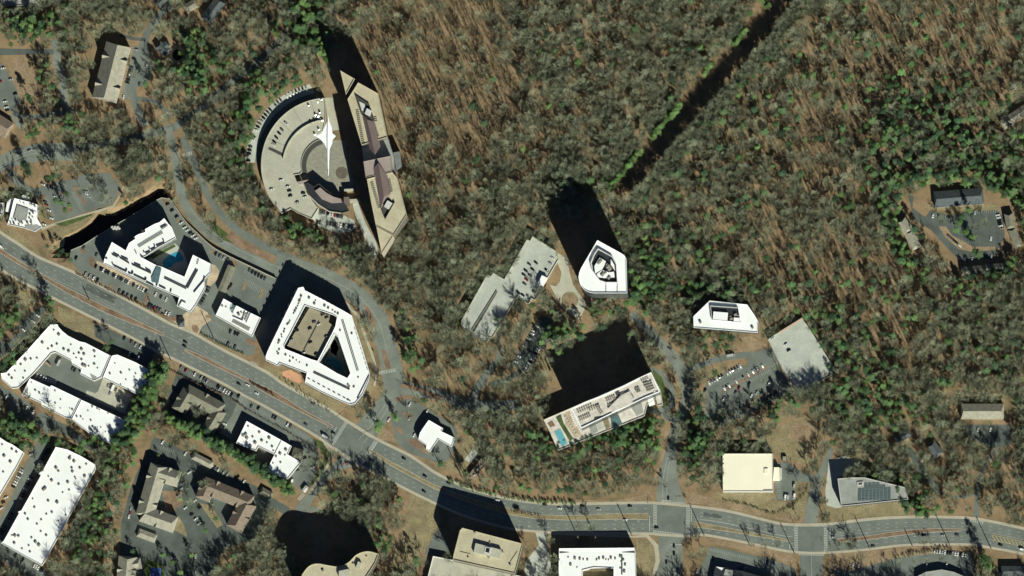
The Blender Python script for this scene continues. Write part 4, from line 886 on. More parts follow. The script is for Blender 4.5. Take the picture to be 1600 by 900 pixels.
# retaining wall along the creek
b = MB(); pw = [P(*p) for p in PAD]; o_ = side(pw, 0.0)
for i in range(len(pw) - 1):
    a, c = pw[i], pw[i + 1]; dx, dy = c[0] - a[0], c[1] - a[1]; L = math.hypot(dx, dy); b.box(((a[0] + c[0]) / 2, (a[1] + c[1]) / 2, -11.5), (L + 0.3, 0.5, 12.5), math.atan2(dy, dx))
o = b.build('retaining_wall', CONC); tag(o, 'tall concrete retaining wall dropping from the hotel lot into the creek ravine', 'wall')
b = MB(); pw = [P(*p) for p in smooth([(264, 310), (273, 321), (290, 346), (309, 365), (331, 385), (355, 399), (384, 413), (432, 436)], 4)]
for i in range(len(pw) - 1):
    a, c = pw[i], pw[i + 1]; dx, dy = c[0] - a[0], c[1] - a[1]; L = math.hypot(dx, dy); b.box(((a[0] + c[0]) / 2, (a[1] + c[1]) / 2, 0), (L + 0.2, 0.5, 4.0), math.atan2(dy, dx))
o = b.build('retaining_wall', CONCG); tag(o, 'long curved retaining wall between the hotel lot and the parkway', 'wall')
# carport, retail pad
T = thing('carport', 'narrow olive roofed carport between the white hotel and its annex lot', 'carport', *P(357, 436)); gable(T, (362, 416), (346, 455), 11.5, 5, 0.8, WALLB, SHINGD, 0, 0.3)
T = thing('gate_pavilion', 'small square pavilion with pyramid roof at the hotel driveway entrance', 'pavilion', *P(283, 505)); gable(T, (279, 505), (288, 505), 11, 4, 2.5, WALLB, SHINGS, 3.2, 0.3)
T = building('restaurant', 'small white roofed restaurant with fenced rooftop equipment beside the boulevard sidewalk', 'restaurant', 'd',
    [(88, 290), (128, 312), (120, 345), (128, 360), (148, 323), (190, 345), (262, 380), (222, 468), (50, 370)], 7, WALLB, WHITE, parapet=0.8)
slab(T, 'skylight', 'd', [(128, 314), (146, 325), (132, 362), (118, 348)], 6.8, 0.7, GLASSB)
units(T, 'd', [(100, 330), (127, 340), (82, 325)], 7, (2.2, 1.8, 1.2), UNIT); units(T, 'd', [(172, 355), (190, 365), (160, 365), (178, 385)], 7, (2.6, 2.2, 1.4), UNIT)
for a, c in (((148, 323), (190, 345)), ((190, 345), (178, 395)), ((178, 395), (132, 375)), ((215, 360), (195, 405)), ((205, 355), (188, 395))): bar(T, 'd', a, c, 0.5, 7, 1.8, UNITL, 'screen_wall')
row(T, 'd', (130, 392), (210, 435), 12, 7, (1.2, 4.5, 0.5), UNIT, 'pergola_beam', double=0)

# --- large white complex round a garage court
WH = 22
T = building('apartment_complex', 'large white roofed apartment complex wrapped around a brown rooftop garage and triangular court', 'apartment complex', 'd',
    [(438, 240), (462, 235), (470, 252), (560, 297), (650, 347), (690, 370), (705, 420), (722, 470), (750, 560), (773, 640), (770, 670), (740, 740), (705, 782), (680, 787), (640, 772), (540, 725), (470, 685), (478, 640), (352, 592), (342, 606), (288, 580), (285, 562), (295, 535)],
    WH, WALLW, WHITE, holes=[('d', [(470, 322), (600, 365), (620, 378), (612, 420), (598, 450), (528, 583), (500, 575), (375, 525), (372, 510)]), ('d', [(607, 455), (625, 470), (683, 640), (668, 663), (620, 640), (537, 590)])], storeys=6)
b = MB(); b.flat([[P(x, y, 18) for x, y in Z('d', [(473, 325), (598, 367), (618, 380), (600, 447), (530, 578), (378, 512)])]], 12); b.build('deck_floor', UNITD, T)
b = MB(); b.prism([P(x, y, 19) for x, y in Z('d', [(490, 332), (585, 368), (580, 400), (606, 420), (600, 447), (535, 570), (515, 568), (385, 512)])], 12, 19); b.build('garage_roof', mat('garage_deck', (0.30, 0.265, 0.185), 0.9, 0.06, 0.1, fine=0.7), T)
bar(T, 'd', (535, 395), (465, 530), 1.0, 19, 0.5, UNITD, 'expansion_joint'); 
sheet('shaded_garden_court', Z('d', [(600, 440), (630, 470), (690, 650), (670, 670), (530, 600)]), ASPHD, 0.2)  # dark surface colour puts the shadow over the court into the sheet
sheet('shaded_court_pool', Z('d', [(560, 575), (600, 560), (640, 590), (655, 640), (620, 630)]), mat('court_pool_shaded_water', (0.02, 0.10, 0.16), 0.1, 0.1, 0.3), 0.3)  # water colour darkened to carry the court's shadow
kerbed('court_planting', Z('d', [(590, 490), (612, 480), (628, 520), (615, 560), (590, 540)]), GRASSD)
for i, (x, y) in enumerate([(453, 280), (449, 292), (445, 303), (440, 315), (436, 326), (430, 338), (424, 350), (418, 360), (400, 395), (395, 405), (388, 412), (375, 435), (372, 447), (360, 460), (362, 470), (350, 490), (345, 500), (350, 530), (340, 540), (345, 550), (490, 288), (520, 300), (515, 315), (563, 325), (580, 335), (612, 355), (625, 362), (380, 555), (400, 562), (415, 570), (400, 585), (430, 580), (445, 590), (480, 605), (672, 695), (678, 703), (720, 660), (700, 705), (690, 455), (600, 345), (635, 440)]):
    units(T, 'd', [(x, y)], WH, (2.0, 1.4, 1.1), UNIT, 1.1, seed=i)
row(T, 'd', (645, 390), (718, 630), 34, WH, (1.2, 0.9, 1.0), UNITD, double=0.8); row(T, 'd', (510, 635), (680, 715), 24, WH, (1.2, 0.9, 1.0), UNITD, double=0.8)
row(T, 'd', (690, 735), (650, 790), 1, WH, (2, 2, 0.5), UNITD)
for a, c in (((430, 240), (295, 530)), ((485, 325), (378, 505)), ((360, 600), (475, 655)), ((550, 590), (600, 615)), ((476, 660), (690, 775)), ((700, 420), (765, 630)), ((470, 250), (640, 340)), ((770, 650), (715, 760))):
    row(T, 'd', a, c, 9, WH, (3.2, 0.5, 1.1), UNITD, 'balcony_shade_bar')  # shade of the balcony gaps drawn as dark bars

# --- retail strips (white roofs)
RH = 7.5
RG = 'white roofed retail strips in the lower left'
T = building('retail_building', 'long L shaped white roof enclosing the asphalt service court on its north side', 'retail building', 'u',
    [(355, 32), (405, 32), (412, 50), (440, 80), (480, 112), (560, 152), (600, 160), (778, 252), (712, 405), (660, 430), (565, 380), (572, 350), (510, 312), (500, 285), (390, 228), (362, 235), (235, 380), (130, 477), (85, 482), (15, 420), (5, 375), (45, 370), (200, 205)], RH, WALLB, WHITE, group=RG)
units(T, 'u', [(380, 72), (415, 105), (300, 162), (340, 205), (367, 188), (402, 172), (450, 208), (485, 222), (520, 240), (500, 175), (575, 208), (557, 235), (592, 243), (537, 268), (575, 280), (665, 222), (668, 260), (585, 320), (600, 326), (625, 326), (687, 340), (665, 312), (180, 282), (218, 276), (262, 270), (148, 315), (107, 360), (177, 362), (65, 390), (85, 412), (165, 410)], RH, (2.3, 1.9, 1.2), UNIT, 0.9)
slab(T, 'loading_canopy', 'u', [(630, 375), (680, 400), (672, 432), (652, 425)], RH - 0.5, 0.8, ROOFG)
T = building('retail_building', 'white rectangular roof at the east end of the strip beside the tall pine row', 'retail building', 'u',
    [(787, 252), (825, 244), (950, 297), (1082, 368), (1002, 540), (722, 408)], RH + 0.6, WALLB, WHITE, group=RG)
units(T, 'u', [(810, 307), (853, 375), (775, 380), (887, 422), (912, 355), (955, 380), (1015, 390), (1005, 440), (850, 455), (945, 400), (955, 470), (945, 480)], RH + 0.6, (1.8, 1.5, 1.1), UNIT, 0.5)
T = building('retail_building', 'white roof with stepped west edge on the south side of the service court', 'retail building', 'u',
    [(210, 410), (350, 472), (362, 460), (567, 558), (500, 692), (465, 690), (410, 662), (295, 605), (290, 585), (155, 525)], RH, WALLB, WHITE, group=RG)
units(T, 'u', [(222, 440), (250, 497), (278, 515), (303, 523), (388, 500), (427, 562), (390, 587), (340, 578), (425, 622), (490, 622), (510, 632)], RH, (1.7, 1.4, 1.0), UNIT, 0.5)
T = building('retail_building', 'white parallelogram roof on the south side of the tan concrete apron', 'retail building', 'u',
    [(573, 562), (905, 716), (888, 760), (832, 893), (650, 815), (505, 700)], RH + 0.5, WALLB, WHITE, group=RG)
units(T, 'u', [(620, 640), (650, 610), (685, 622), (700, 632), (640, 708), (570, 682), (540, 680), (655, 755), (710, 757), (742, 788), (828, 738), (760, 655), (795, 825), (585, 700), (650, 780)], RH + 0.5, (2.0, 1.6, 1.1), UNIT, 0.5)
T = building('retail_building', 'biggest long white roof running toward the lower left corner with many small rooftop units', 'retail building', 'w',
    [(357, 75), (430, 92), (520, 135), (610, 190), (612, 215), (270, 835), (140, 765), (8, 690), (25, 675), (122, 500), (115, 490), (137, 482), (262, 258), (248, 245), (275, 225)], 8.5, WALLB, WHITE, group=RG)
units(T, 'w', [(450, 137), (447, 152), (475, 170), (553, 187), (512, 212), (460, 212), (465, 235), (543, 265), (480, 270), (485, 280), (360, 212), (375, 232), (332, 292), (310, 265), (377, 316), (435, 303), (443, 352), (290, 342), (280, 350), (402, 368), (210, 408), (310, 422), (367, 432), (222, 463), (298, 506), (333, 495), (375, 549), (422, 513), (162, 505), (180, 540), (265, 542), (238, 570), (262, 617), (297, 642), (203, 657), (78, 642), (97, 645), (120, 647), (93, 692), (185, 707), (250, 705), (228, 685), (142, 727), (193, 747)], 8.5, (2.4, 1.9, 1.3), UNIT, 0.9)
T = building('retail_building', 'white roof cut off by the left edge of the picture below the strip', 'retail building', 'w',
    [(-90, -60), (0, 15), (40, 42), (80, 60), (155, 112), (110, 200), (0, 385), (-90, 520)], 8.5, WALLB, WHITE, group=RG)
units(T, 'w', [(15, 62), (28, 135), (68, 173), (22, 237), (107, 110), (78, 92)], 8.5, (2.4, 1.9, 1.3), UNIT, 0.9)
# store with grey pyramid entrance
T = building('store_building', 'white L shaped store roof with grey pitched entrance corner beside the big intersection', 'store', 'y',
    [(177, 290), (450, 440), (528, 485), (498, 552), (605, 612), (497, 745), (330, 682), (395, 552), (270, 490), (250, 525), (95, 462)], 8, WALLB, WHITE)
units(T, 'y', [(190, 333), (150, 405), (172, 395), (225, 415), (278, 380), (240, 458), (297, 445), (355, 425), (337, 460), (387, 523), (207, 490), (378, 492), (485, 517), (478, 557), (407, 568), (440, 547), (443, 615), (180, 425), (245, 462), (383, 620)], 8, (2.4, 2.0, 1.3), UNIT, 1.0)
bar(T, 'y', (450, 442), (395, 552), 0.6, 8, 0.8, UNITL, 'expansion_joint')
gable(T, (457, 708), (473, 712), 18, 6.5, 3, WALLB, SHINGD, 5, 0.3, name='entrance_roof')
T = thing('gas_kiosk', 'tiny white kiosk on a brick island at the store exit', 'kiosk', *P(477, 765)); gable(T, (474, 768), (480, 760), 6, 3.5, 0.6, WALLW, UNITL, 0, 0.2)
# bank
T = building('bank_building', 'white roofed bank with curved west side between the boulevard and the woods', 'bank', 'z',
    [(850, 282), (962, 347), (950, 372), (1055, 422), (1028, 492), (925, 432), (860, 530), (828, 512), (832, 482), (768, 435), (780, 385), (805, 345)], 8, WALLG, WHITE, parapet=0.8)
T = thing('equipment_shed', 'narrow brown roofed shed with rooftop units in the dark hollow by the boulevard', 'shed', *P(*Z1('z', 1230, 670))); gable(T, Z1('z', 1185, 725), Z1('z', 1285, 595), 11, 5, 0.3, WALLB, SHINGB, 0, 0.2)
units(T, 'z', [(1215, 690), (1230, 670), (1222, 705), (1262, 640), (1245, 655), (1205, 715)], 5.3, (1.8, 1.4, 1.6), UNITL, 0.9)
# north-west mixed roof complex
T = building('club_building', 'irregular white edged building with a square grey roof centre near the left edge', 'club building', 'p',
    [(118, 422), (190, 440), (250, 455), (320, 480), (308, 590), (350, 660), (290, 700), (210, 672), (60, 640), (75, 600)], 9, WALLB, WHITE, storeys=2)
slab(T, 'roof_centre', 'p', [(142, 478), (235, 510), (208, 608), (112, 590)], 9, 1.4, ROOFG)
slab(T, 'roof_annex', 'p', [(45, 530), (60, 450), (90, 425), (118, 428), (80, 540)], 4, 2.5, WHITE); slab(T, 'roof_annex', 'p', [(165, 415), (195, 393), (235, 410), (250, 425), (200, 435)], 3, 4, WHITE)
slab(T, 'roof_annex', 'p', [(205, 645), (300, 640), (345, 665), (290, 698), (215, 680)], 9, 0.5, ROOFG)
for q in ([(235, 515), (300, 535), (290, 640), (215, 615)],): slab(T, 'roof_step', 'p', q, 9, 1.0, WHITE)
units(T, 'p', [(255, 530), (275, 545), (250, 560), (270, 580), (245, 590), (260, 610), (265, 475), (290, 490), (250, 475), (150, 610), (130, 605), (165, 625), (185, 630), (105, 605), (90, 630), (120, 640), (160, 650), (230, 630), (260, 630), (200, 470), (170, 455), (325, 525)], 10, (1.8, 1.5, 1.3), UNIT, 0.3)
T = building('club_annex', 'small white terraced annex cut by the left edge beside the irregular club building', 'annex', 'p', [(-60, 450), (35, 462), (30, 555), (-60, 570)], 5, WALLW, UNITL)
units(T, 'p', [(5, 480), (15, 500), (5, 530), (22, 520)], 5, (2, 1.5, 1.5), UNIT)

# --- apartments and houses with pitched roofs
AG = 'pitched roof apartment houses around the dark parking lanes'
apartment('long grey tan pitched roof apartment house alone in the upper left woods', [((185, 70), (163, 156), 38)], 9, 6, WALLW, SHING, hip=2)
apartment('tan roofed apartment house with side wings west of the apartment lane', [((249, 727), (226, 806), 27), ((244, 738), (279, 749), 24), ((222, 802), (273, 820), 25)], 10, 5, WALLW, SHING, AG)
apartment('brown roofed L shaped apartment house between the two parking lanes', [((317, 757), (392, 787), 25), ((328, 752), (316, 780), 22), ((388, 785), (366, 826), 26)], 10, 5, WALLW, SHINGB, AG)
apartment('tan roofed apartment house cut by the bottom edge left of the blue court', [((200, 870), (196, 912), 28), ((196, 884), (220, 880), 16)], 9, 5, WALLW, SHING, AG)
apartment('dark green grey roofed U shaped office around a small tree court', [((279, 642), (297, 611), 23), ((290, 612), (346, 642), 24), ((344, 640), (324, 674), 20)], 7, 5.5, WALLB, SHINGD, None, hip=5, cat='office building', name='courtyard_office')
for lab, a, c, wd, m in (('narrow tan roofed garage row under the pine row', (302, 712), (331, 727), 10, SHING), ('small tan roofed garage at the foot of the apartment lane', (216, 832), (243, 842), 12, SHING), ('low olive roofed garage at the east end of the pine row', (408, 766), (424, 775), 10, SHINGD)):
    T = thing('garage', lab, 'garage', *P(*a)); gable(T, a, c, wd, 3.5, 2, WALLW, m, 3)
HG = 'small houses in the eastern woods'
HS = [('brown gabled house cut off at the left edge of the picture', [((-8, 190), (14, 204), 26)], SHINGB), ('grey hip roofed clubhouse beside the round stone ringed pond', [((247, 70), (262, 82), 13), ((262, 68), (250, 82), 10)], SHINGS),
      ('grey roofed house cut by the top edge left of centre', [((322, 32), (345, 0), 18)], SHINGS), ('grey roofed house at the top edge beside the driveway', [((246, 8), (262, -8), 10)], SHINGS), ('pale roofed house at the top edge between the driveway and woods', [((290, 14), (306, 4), 12)], SHINGD),
      ('long slate roofed house above the cluster parking lot in the east woods', [((1460, 312), (1536, 306), 24)], SHINGS), ('tan stepped roof house left of the cluster parking lot', [((1408, 344), (1420, 362), 16), ((1420, 362), (1432, 388), 15)], SHING),
      ('narrow tan roofed house on the right side of the cluster lot', [((1576, 334), (1580, 356), 13), ((1581, 358), (1592, 385), 12)], SHINGD), ('low roofed house shaded below the cluster parking lot', [((1503, 424), (1572, 417), 12)], SHINGD),
      ('tan roofed house at the right edge high in the woods', [((1566, 196), (1610, 166), 15)], SHING), ('long two toned roof house above the small shaded lot on the right', [((1502, 643), (1568, 643), 23)], SHING),
      ('dark slate roofed house beside the narrow wooded driveway', [((1454, 694), (1468, 711), 15)], SHINGS), ('grey roofed house half hidden by trees above the solar building', [((1400, 688), (1422, 676), 10)], SHINGS),
      ('dark roofed building at the right end of the bottom edge', [((1565, 893), (1600, 893), 16)], SHINGS)]
for lab, wings, m in HS: apartment(lab, wings, 6, 4, WALLW, m, HG if wings[0][0][0] > 1300 else None, hip=3, cat='house', name='house', dorm=False)
T = building('storage_building', 'flat pale roof strip at the top left corner of the picture', 'building', '0', [(-20, -20), (60, -20), (60, 8), (-20, 9)], 6, WALLB, ROOFG)
T = building('shop_building', 'dark shop building with a white triangular canopy at the bottom edge of the south lot', 'shop', 'h', [(440, 852), (490, 848), (545, 865), (600, 872), (720, 905), (720, 1000), (410, 1000)], 7, WALLG, ROOFD, parapet=0.8)
slab(T, 'entrance_canopy', 'h', [(445, 845), (488, 852), (478, 866)], 7.0, 1.5, WHITE); slab(T, 'roof_step', 'h', [(500, 860), (545, 868), (540, 900), (490, 895)], 7, 1, ROOFG)
T = building('strip_mall', 'grey curved roof barely showing at the bottom edge below the south east lot', 'strip mall', 'i', [(560, 900), (600, 880), (680, 868), (740, 880), (800, 905), (800, 1000), (560, 1000)], 6, WALLG, ROOFG)
T = building('corner_building', 'bit of white roof at the bottom right corner of the picture', 'building', 'i', [(1045, 892), (1093, 888), (1150, 890), (1150, 960), (1045, 960)], 5, WALLG, WHITE)
sheet('tennis_court', Z('x', [(195, 843), (265, 848), (262, 930), (190, 930)]), COURT, 0.09)
sheet('stone_ring', arcpts(14, 0, 350, 24, (277, 86)), mat('pond_stone', (0.36, 0.30, 0.22), 0.9, 0.4, 0.5, fine=1.0), 0.16)
sheet('pond_water', arcpts(8.5, 0, 350, 24, (277.5, 85.5)), WATER, 0.22)
b = None
# stall lines on deck roofs
for T, k, a, c, n, dp, H in DECKS:
    stalls(k, a, c, n, dp, None, 0.05, H)
mk.build('road_markings', PAINT).__setitem__('kind', 'structure')
mky.build('yellow_road_markings', PAINTY).__setitem__('kind', 'structure')

# ------------------------------------------------------------------ vehicles
def car_meshes():
    prof = [(-2.3, 0.35), (2.3, 0.35), (2.35, 0.7), (1.3, 0.92), (-1.9, 0.98), (-2.3, 0.85)]
    b = MB(); w_ = 0.9; n = len(prof)
    v = [(x, -w_ + (0.12 if abs(x) > 2.2 else 0), z) for x, z in prof] + [(x, w_ - (0.12 if abs(x) > 2.2 else 0), z) for x, z in prof]
    b.add(v, [(i, (i + 1) % n, n + (i + 1) % n, n + i) for i in range(n)][::1] + [tuple(range(n))[::-1], tuple(range(n, 2 * n))])
    b.add([(x, y, z) for z, s_ in ((1.40, 1), (1.46, 0.92)) for x, y in ((-1.15 * s_, -0.68), (0.35 * s_, -0.68), (0.35 * s_, 0.68), (-1.15 * s_, 0.68))], [(4, 5, 6, 7), (0, 1, 5, 4), (1, 2, 6, 5), (2, 3, 7, 6), (3, 0, 4, 7)])
    for x in (-1.4, 1.45):
        for y in (-0.92, 0.92): b.tube((x, y - 0.08, 0.33), (x, y + 0.08, 0.33), 0.33, 0.33, 8, 1)
    body = bpy.data.meshes.new('car_body'); body.from_pydata(b.v, [], b.f); body.materials.append(TYRE); body.materials.append(TYRE); body.polygons.foreach_set('material_index', b.m)
    g = MB(); lo = [(-1.85, -0.82), (1.15, -0.82), (1.15, 0.82), (-1.85, 0.82)]; hi = [(-1.2, -0.7), (0.4, -0.7), (0.4, 0.7), (-1.2, 0.7)]
    g.add([(x, y, 0.93) for x, y in lo] + [(x, y, 1.40) for x, y in hi], [(i, (i + 1) % 4, 4 + (i + 1) % 4, 4 + i) for i in range(4)] + [(4, 5, 6, 7)])
    gl = bpy.data.meshes.new('car_windows'); gl.from_pydata(g.v, [], g.f); gl.materials.append(GLASS)
    return body, gl
BODY, GLS = car_meshes()
def van_mesh(L=6.2, W=2.1, H=2.6):
    b = MB(); b.prism([(-L / 2, -W / 2), (L / 2 - 1.6, -W / 2), (L / 2 - 1.6, W / 2), (-L / 2, W / 2)], 0.4, H)
    b.prism([(L / 2 - 1.55, -W / 2 + 0.05), (L / 2, -W / 2 + 0.2), (L / 2, W / 2 - 0.2), (L / 2 - 1.55, W / 2 - 0.05)], 0.4, H * 0.6)
    for x in (-L * 0.32, L * 0.33):
        for y in (-W / 2, W / 2): b.tube((x, y - 0.1, 0.4), (x, y + 0.1, 0.4), 0.4, 0.4, 8, 1)
    me = bpy.data.meshes.new('van_body'); me.from_pydata(b.v, [], b.f); me.materials.append(TYRE); me.materials.append(TYRE); me.polygons.foreach_set('material_index', b.m)
    g = MB(); g.add([(L / 2 - 0.7, -W / 2 + .2, H * .6 + .01), (L / 2 - 0.7, W / 2 - .2, H * .6 + .01), (L / 2 - 1.5, W / 2 - .15, H * .92), (L / 2 - 1.5, -W / 2 + .15, H * .92)], [(0, 1, 2, 3)])
    gl = bpy.data.meshes.new('windscreen'); gl.from_pydata(g.v, [], g.f); gl.materials.append(GLASS)
    return me, gl
VAN, VGL = van_mesh(); TRK, TGL = van_mesh(9.5, 2.5, 3.4)
CARC = {'white': (0.80, 0.80, 0.78), 'silver': (0.42, 0.43, 0.43), 'black': (0.012, 0.013, 0.015), 'grey': (0.10, 0.105, 0.11), 'red': (0.30, 0.02, 0.02), 'blue': (0.03, 0.06, 0.16), 'tan': (0.30, 0.25, 0.18)}
CARM = {k: mat('car_paint_' + k, v, 0.3, 0.02, 1, spec=0.5) for k, v in CARC.items()}
NC = [0]; ORD = ['first', 'second', 'third', 'fourth', 'fifth', 'sixth', 'seventh', 'eighth', 'ninth', 'tenth', 'eleventh', 'twelfth', 'thirteenth', 'fourteenth', 'fifteenth', 'sixteenth', 'seventeenth', 'eighteenth', 'nineteenth', 'twentieth']
def ordn(i): return ORD[i] if i < 20 else 'twenty-' + ORD[i - 20]
VQ = []
def vehicle(x, y, ang, color, label, group, H=0.0, kind='car'): VQ.append((x, y, ang, color, label, group, H, kind))
def build_vehicle(x, y, ang, color, label, group, H=0.0, kind='car'):
    me, gl = {'car': (BODY, GLS), 'van': (VAN, VGL), 'truck': (TRK, TGL)}[kind]
    nm = {'car': 'parked_car', 'van': 'delivery_van', 'truck': 'box_truck'}[kind]
    c = P(x, y, H); z = H + (0.12 if H == 0 else 0.06)
    T = bpy.data.objects.new(nm, None); COL.objects.link(T); T.location = (c[0], c[1], z); T.rotation_euler = (0, 0, ang)
    tag(T, label, kind if kind != 'car' else 'car', group)
    o = bpy.data.objects.new('body', me); COL.objects.link(o); o.parent = T
    o.material_slots[0].link = 'OBJECT'; o.material_slots[0].material = CARM[color]
    o.material_slots[1].link = 'OBJECT'; o.material_slots[1].material = TYRE
    g = bpy.data.objects.new('windows' if kind == 'car' else 'windscreen', gl); COL.objects.link(g); g.parent = T
    if kind == 'car': T.scale = (1.08, 1.08, 1.08)
    NC[0] += 1
RC = random.Random(7)
MIXC = ['white'] * 5 + ['silver'] * 3 + ['black'] * 6 + ['grey'] * 4 + ['blue'] * 1 + ['red'] * 1 + ['tan']
def rowcars(k, a, c, n, where, occ=1.0, H=0.0, colors=None, group=None, faceang=None):
    """cars side by side along a line; they stand across the line"""
    a, c = Z1(k, *a), Z1(k, *c); dx, dy = c[0] - a[0], c[1] - a[1]
    ang = math.atan2(-dy, dx) + math.pi / 2 if faceang is None else math.radians(faceang)
    j = 0; end = 'from the left' if abs(dx) > abs(dy) * 0.4 else 'from the top'
    if (end == 'from the left' and dx < 0) or (end == 'from the top' and dy < 0): a, c = c, a; dx, dy = -dx, -dy
    for i in range(n):
        if RC.random() > occ: continue
        t = i / max(1, n - 1); col = RC.choice(colors or MIXC)
        vehicle(a[0] + dx * t, a[1] + dy * t, ang + RC.uniform(-.04, .04) + (math.pi if RC.random() < .5 else 0), col, f'{col} car {ordn(j)} {end} in {where}'.replace('from the left in', 'from left in').replace('from the top in', 'from top in'), group or 'cars parked in ' + where, H); j += 1
def spots(k, pts, where, ang, H=0.0, colors=None, kind='car'):
    pts = sorted(pts); 
    for j, p in enumerate(pts):
        col = p[2] if len(p) > 2 else RC.choice(colors or MIXC)
        x, y = Z1(k, p[0], p[1])
        vehicle(x, y, math.radians(ang) + RC.uniform(-.05, .05) + (math.pi if RC.random() < .5 else 0), col, f'{col} {kind} {ordn(j)} from left {where}', 'vehicles ' + where, H, kind)
DK = ['black'] * 6 + ['grey'] * 3 + ['white', 'silver']; WT = ['white'] * 7 + ['silver'] * 2 + ['black']
rowcars('q', (265, 670), (680, 872), 21, 'the row along the white hotel front', 0.62, colors=DK + WT[:5])
rowcars('t', (603, 308), (688, 350), 4, 'the short kerb row west in the hotel lot', 1, colors=DK)
rowcars('t', (840, 428), (955, 485), 5, 'the middle kerb row of the hotel lot', 1, colors=DK)
rowcars('s', (265, 285), (420, 355), 8, 'the kerb row next to the hotel entrance plaza', 0.9)
rowcars('s', (318, 200), (400, 240), 3, 'the short row by the hotel front door', 1)
rowcars('s', (665, 275), (730, 150), 7, 'the row between the hotel and the carport', 0.85, colors=DK)
rowcars('r', (180, 165), (300, 330), 4, 'the upper curved row of the hotel lot', 1, colors=DK, faceang=25)
rowcars('r', (330, 370), (430, 465), 5, 'the shaded curved row behind the hotel', 1, colors=WT, faceang=25)
rowcars('r', (605, 600), (710, 655), 4, 'the curved row above the carport', 1, faceang=60)
rowcars('r', (900, 745), (1035, 820), 6, 'the top row of the annex lot', 0.85, colors=DK)
spots('q', [(102, 600), (270, 575), (165, 515)], 'at the west end of the hotel lot', 60, colors=DK)
spots('s', [(900, 490), (938, 505), (960, 512), (883, 588), (937, 612), (885, 150), (905, 130)], 'in the small restaurant lot', 60, colors=DK)
spots('p', [(355, 310, 'white'), (405, 525, 'white'), (425, 590, 'white'), (375, 455), (385, 480), (430, 340), (455, 410, 'white'), (365, 640, 'white'), (710, 370), (735, 410), (720, 390), (775, 240)], 'in the lot beside the irregular club building', -20)
rowcars('a', (640, 235), (585, 430), 15, 'the row beside the long grey tan apartment house', 0.65, colors=DK, faceang=-15)
spots('a', [(688, 308, 'white'), (580, 455, 'white'), (655, 395), (608, 350, 'white')], 'on the clubhouse drive', 80)
spots('o', [(25, 235), (85, 322, 'silver'), (120, 435), (40, 495, 'white'), (50, 540, 'white'), (58, 562), (0, 340, 'red')], 'in the far left parking lot', 10)
spots('o', [(232, 880)], 'on the road at the left edge', 22)
for j, a in enumerate(np.linspace(106, 177, 29)):
    if RC.random() < 0.12: continue
    (x, y) = arcpts(125, a, a, 1)[0]; col = RC.choice(MIXC)
    vehicle(x, y, math.radians(a), col, f'{col} car {ordn(j)} down the outer arc row of the ring deck', 'cars on the outer arc of the ring deck')
spots('m', [(365, 660), (325, 725), (298, 762), (270, 805), (250, 850), (240, 880, 'white')], 'along the inner arc of the ring deck', -40, 8, DK)
spots('m', [(593, 480), (680, 440, 'white'), (722, 422), (612, 645), (650, 630), (662, 575), (690, 590, 'white'), (705, 550), (705, 615), (730, 628, 'white'), (695, 720), (655, 770)], 'on the upper half of the ring deck', -65, 8, DK)
spots('n', [(255, 318), (178, 392, 'white'), (310, 370, 'white'), (320, 403), (328, 443), (432, 422), (445, 455, 'white'), (383, 498, 'silver')], 'on the lower half of the ring deck', 10, 8, DK)
rowcars('n', (570, 570), (745, 612), 10, 'the upper row of the lot below the crescent office', 0.95)
rowcars('n', (545, 655), (840, 692), 15, 'the lower row of the lot below the crescent office', 0.9)
spots('d', [(553, 365), (572, 378), (513, 400), (535, 412, 'white'), (493, 430), (432, 440), (408, 485, 'silver'), (495, 495), (570, 468), (465, 545, 'white'), (522, 550)], 'on the brown garage roof inside the white complex', 20, 19, DK)
spots('v', [(345, 88), (390, 122, 'red'), (480, 160, 'white'), (545, 195), (575, 210), (602, 232, 'silver'), (712, 285), (730, 305, 'silver'), (775, 320), (797, 338, 'white'), (822, 352, 'white'), (848, 366), (920, 378)], 'in the verge row of the dark roofed office', 62)
spots('v', [(778, 660, 'white'), (758, 700, 'silver')], 'in the lane east of the dark roofed office', -25)
spots('y', [(215, 175), (270, 190), (385, 258), (402, 265), (498, 318, 'white'), (520, 330)], 'in the front row of the L shaped store', 60, colors=DK)
spots('y', [(632, 580), (678, 580), (725, 590), (715, 630), (690, 655), (600, 635), (572, 672)], 'beside the grey entrance roof of the store', 20, colors=DK)
spots('y', [(530, 765, 'white')], 'at the south corner of the store', 65, kind='van')
spots('u', [(260, 392), (285, 400, 'white'), (305, 410, 'white'), (323, 416, 'white'), (341, 422, 'white'), (358, 428, 'white'), (374, 433, 'white'), (390, 438, 'white')], 'in the row of the retail service court', 70)
spots('u', [(415, 298, 'silver')], 'parked in the retail service court', 65, kind='truck'); spots('u', [(335, 310, 'tan')], 'beside the west wing of the service court', -40, kind='truck')
spots('u', [(512, 345), (526, 352), (775, 518), (815, 490), (762, 465)], 'beside the service court walls', 65, colors=DK); spots('u', [(795, 475, 'white')], 'on the tan concrete apron', 65, kind='truck')
spots('u', [(875, 130), (925, 155), (955, 175, 'silver'), (990, 188, 'white'), (910, 240, 'white'), (938, 250), (975, 265, 'white')], 'in the shaded lot north of the retail roofs', 62, colors=DK)
spots('u', [(150, 600), (188, 620, 'white'), (222, 632), (236, 648, 'white'), (15, 522), (45, 545)], 'in the lot south of the retail roofs', 65, colors=DK)
spots('t', [(235, 642, 'white'), (265, 600, 'white'), (165, 700, 'white')], 'on the service lane at the left', -45)
rowcars('w', (310, 90), (240, 200), 8, 'the shaded row at the upper west side of the biggest white roof', 0.8); rowcars('w', (200, 270), (125, 420), 11, 'the middle shaded row west of the biggest white roof', 0.85); rowcars('w', (75, 500), (5, 630), 9, 'the lower shaded row west of the biggest white roof', 0.8, colors=DK)
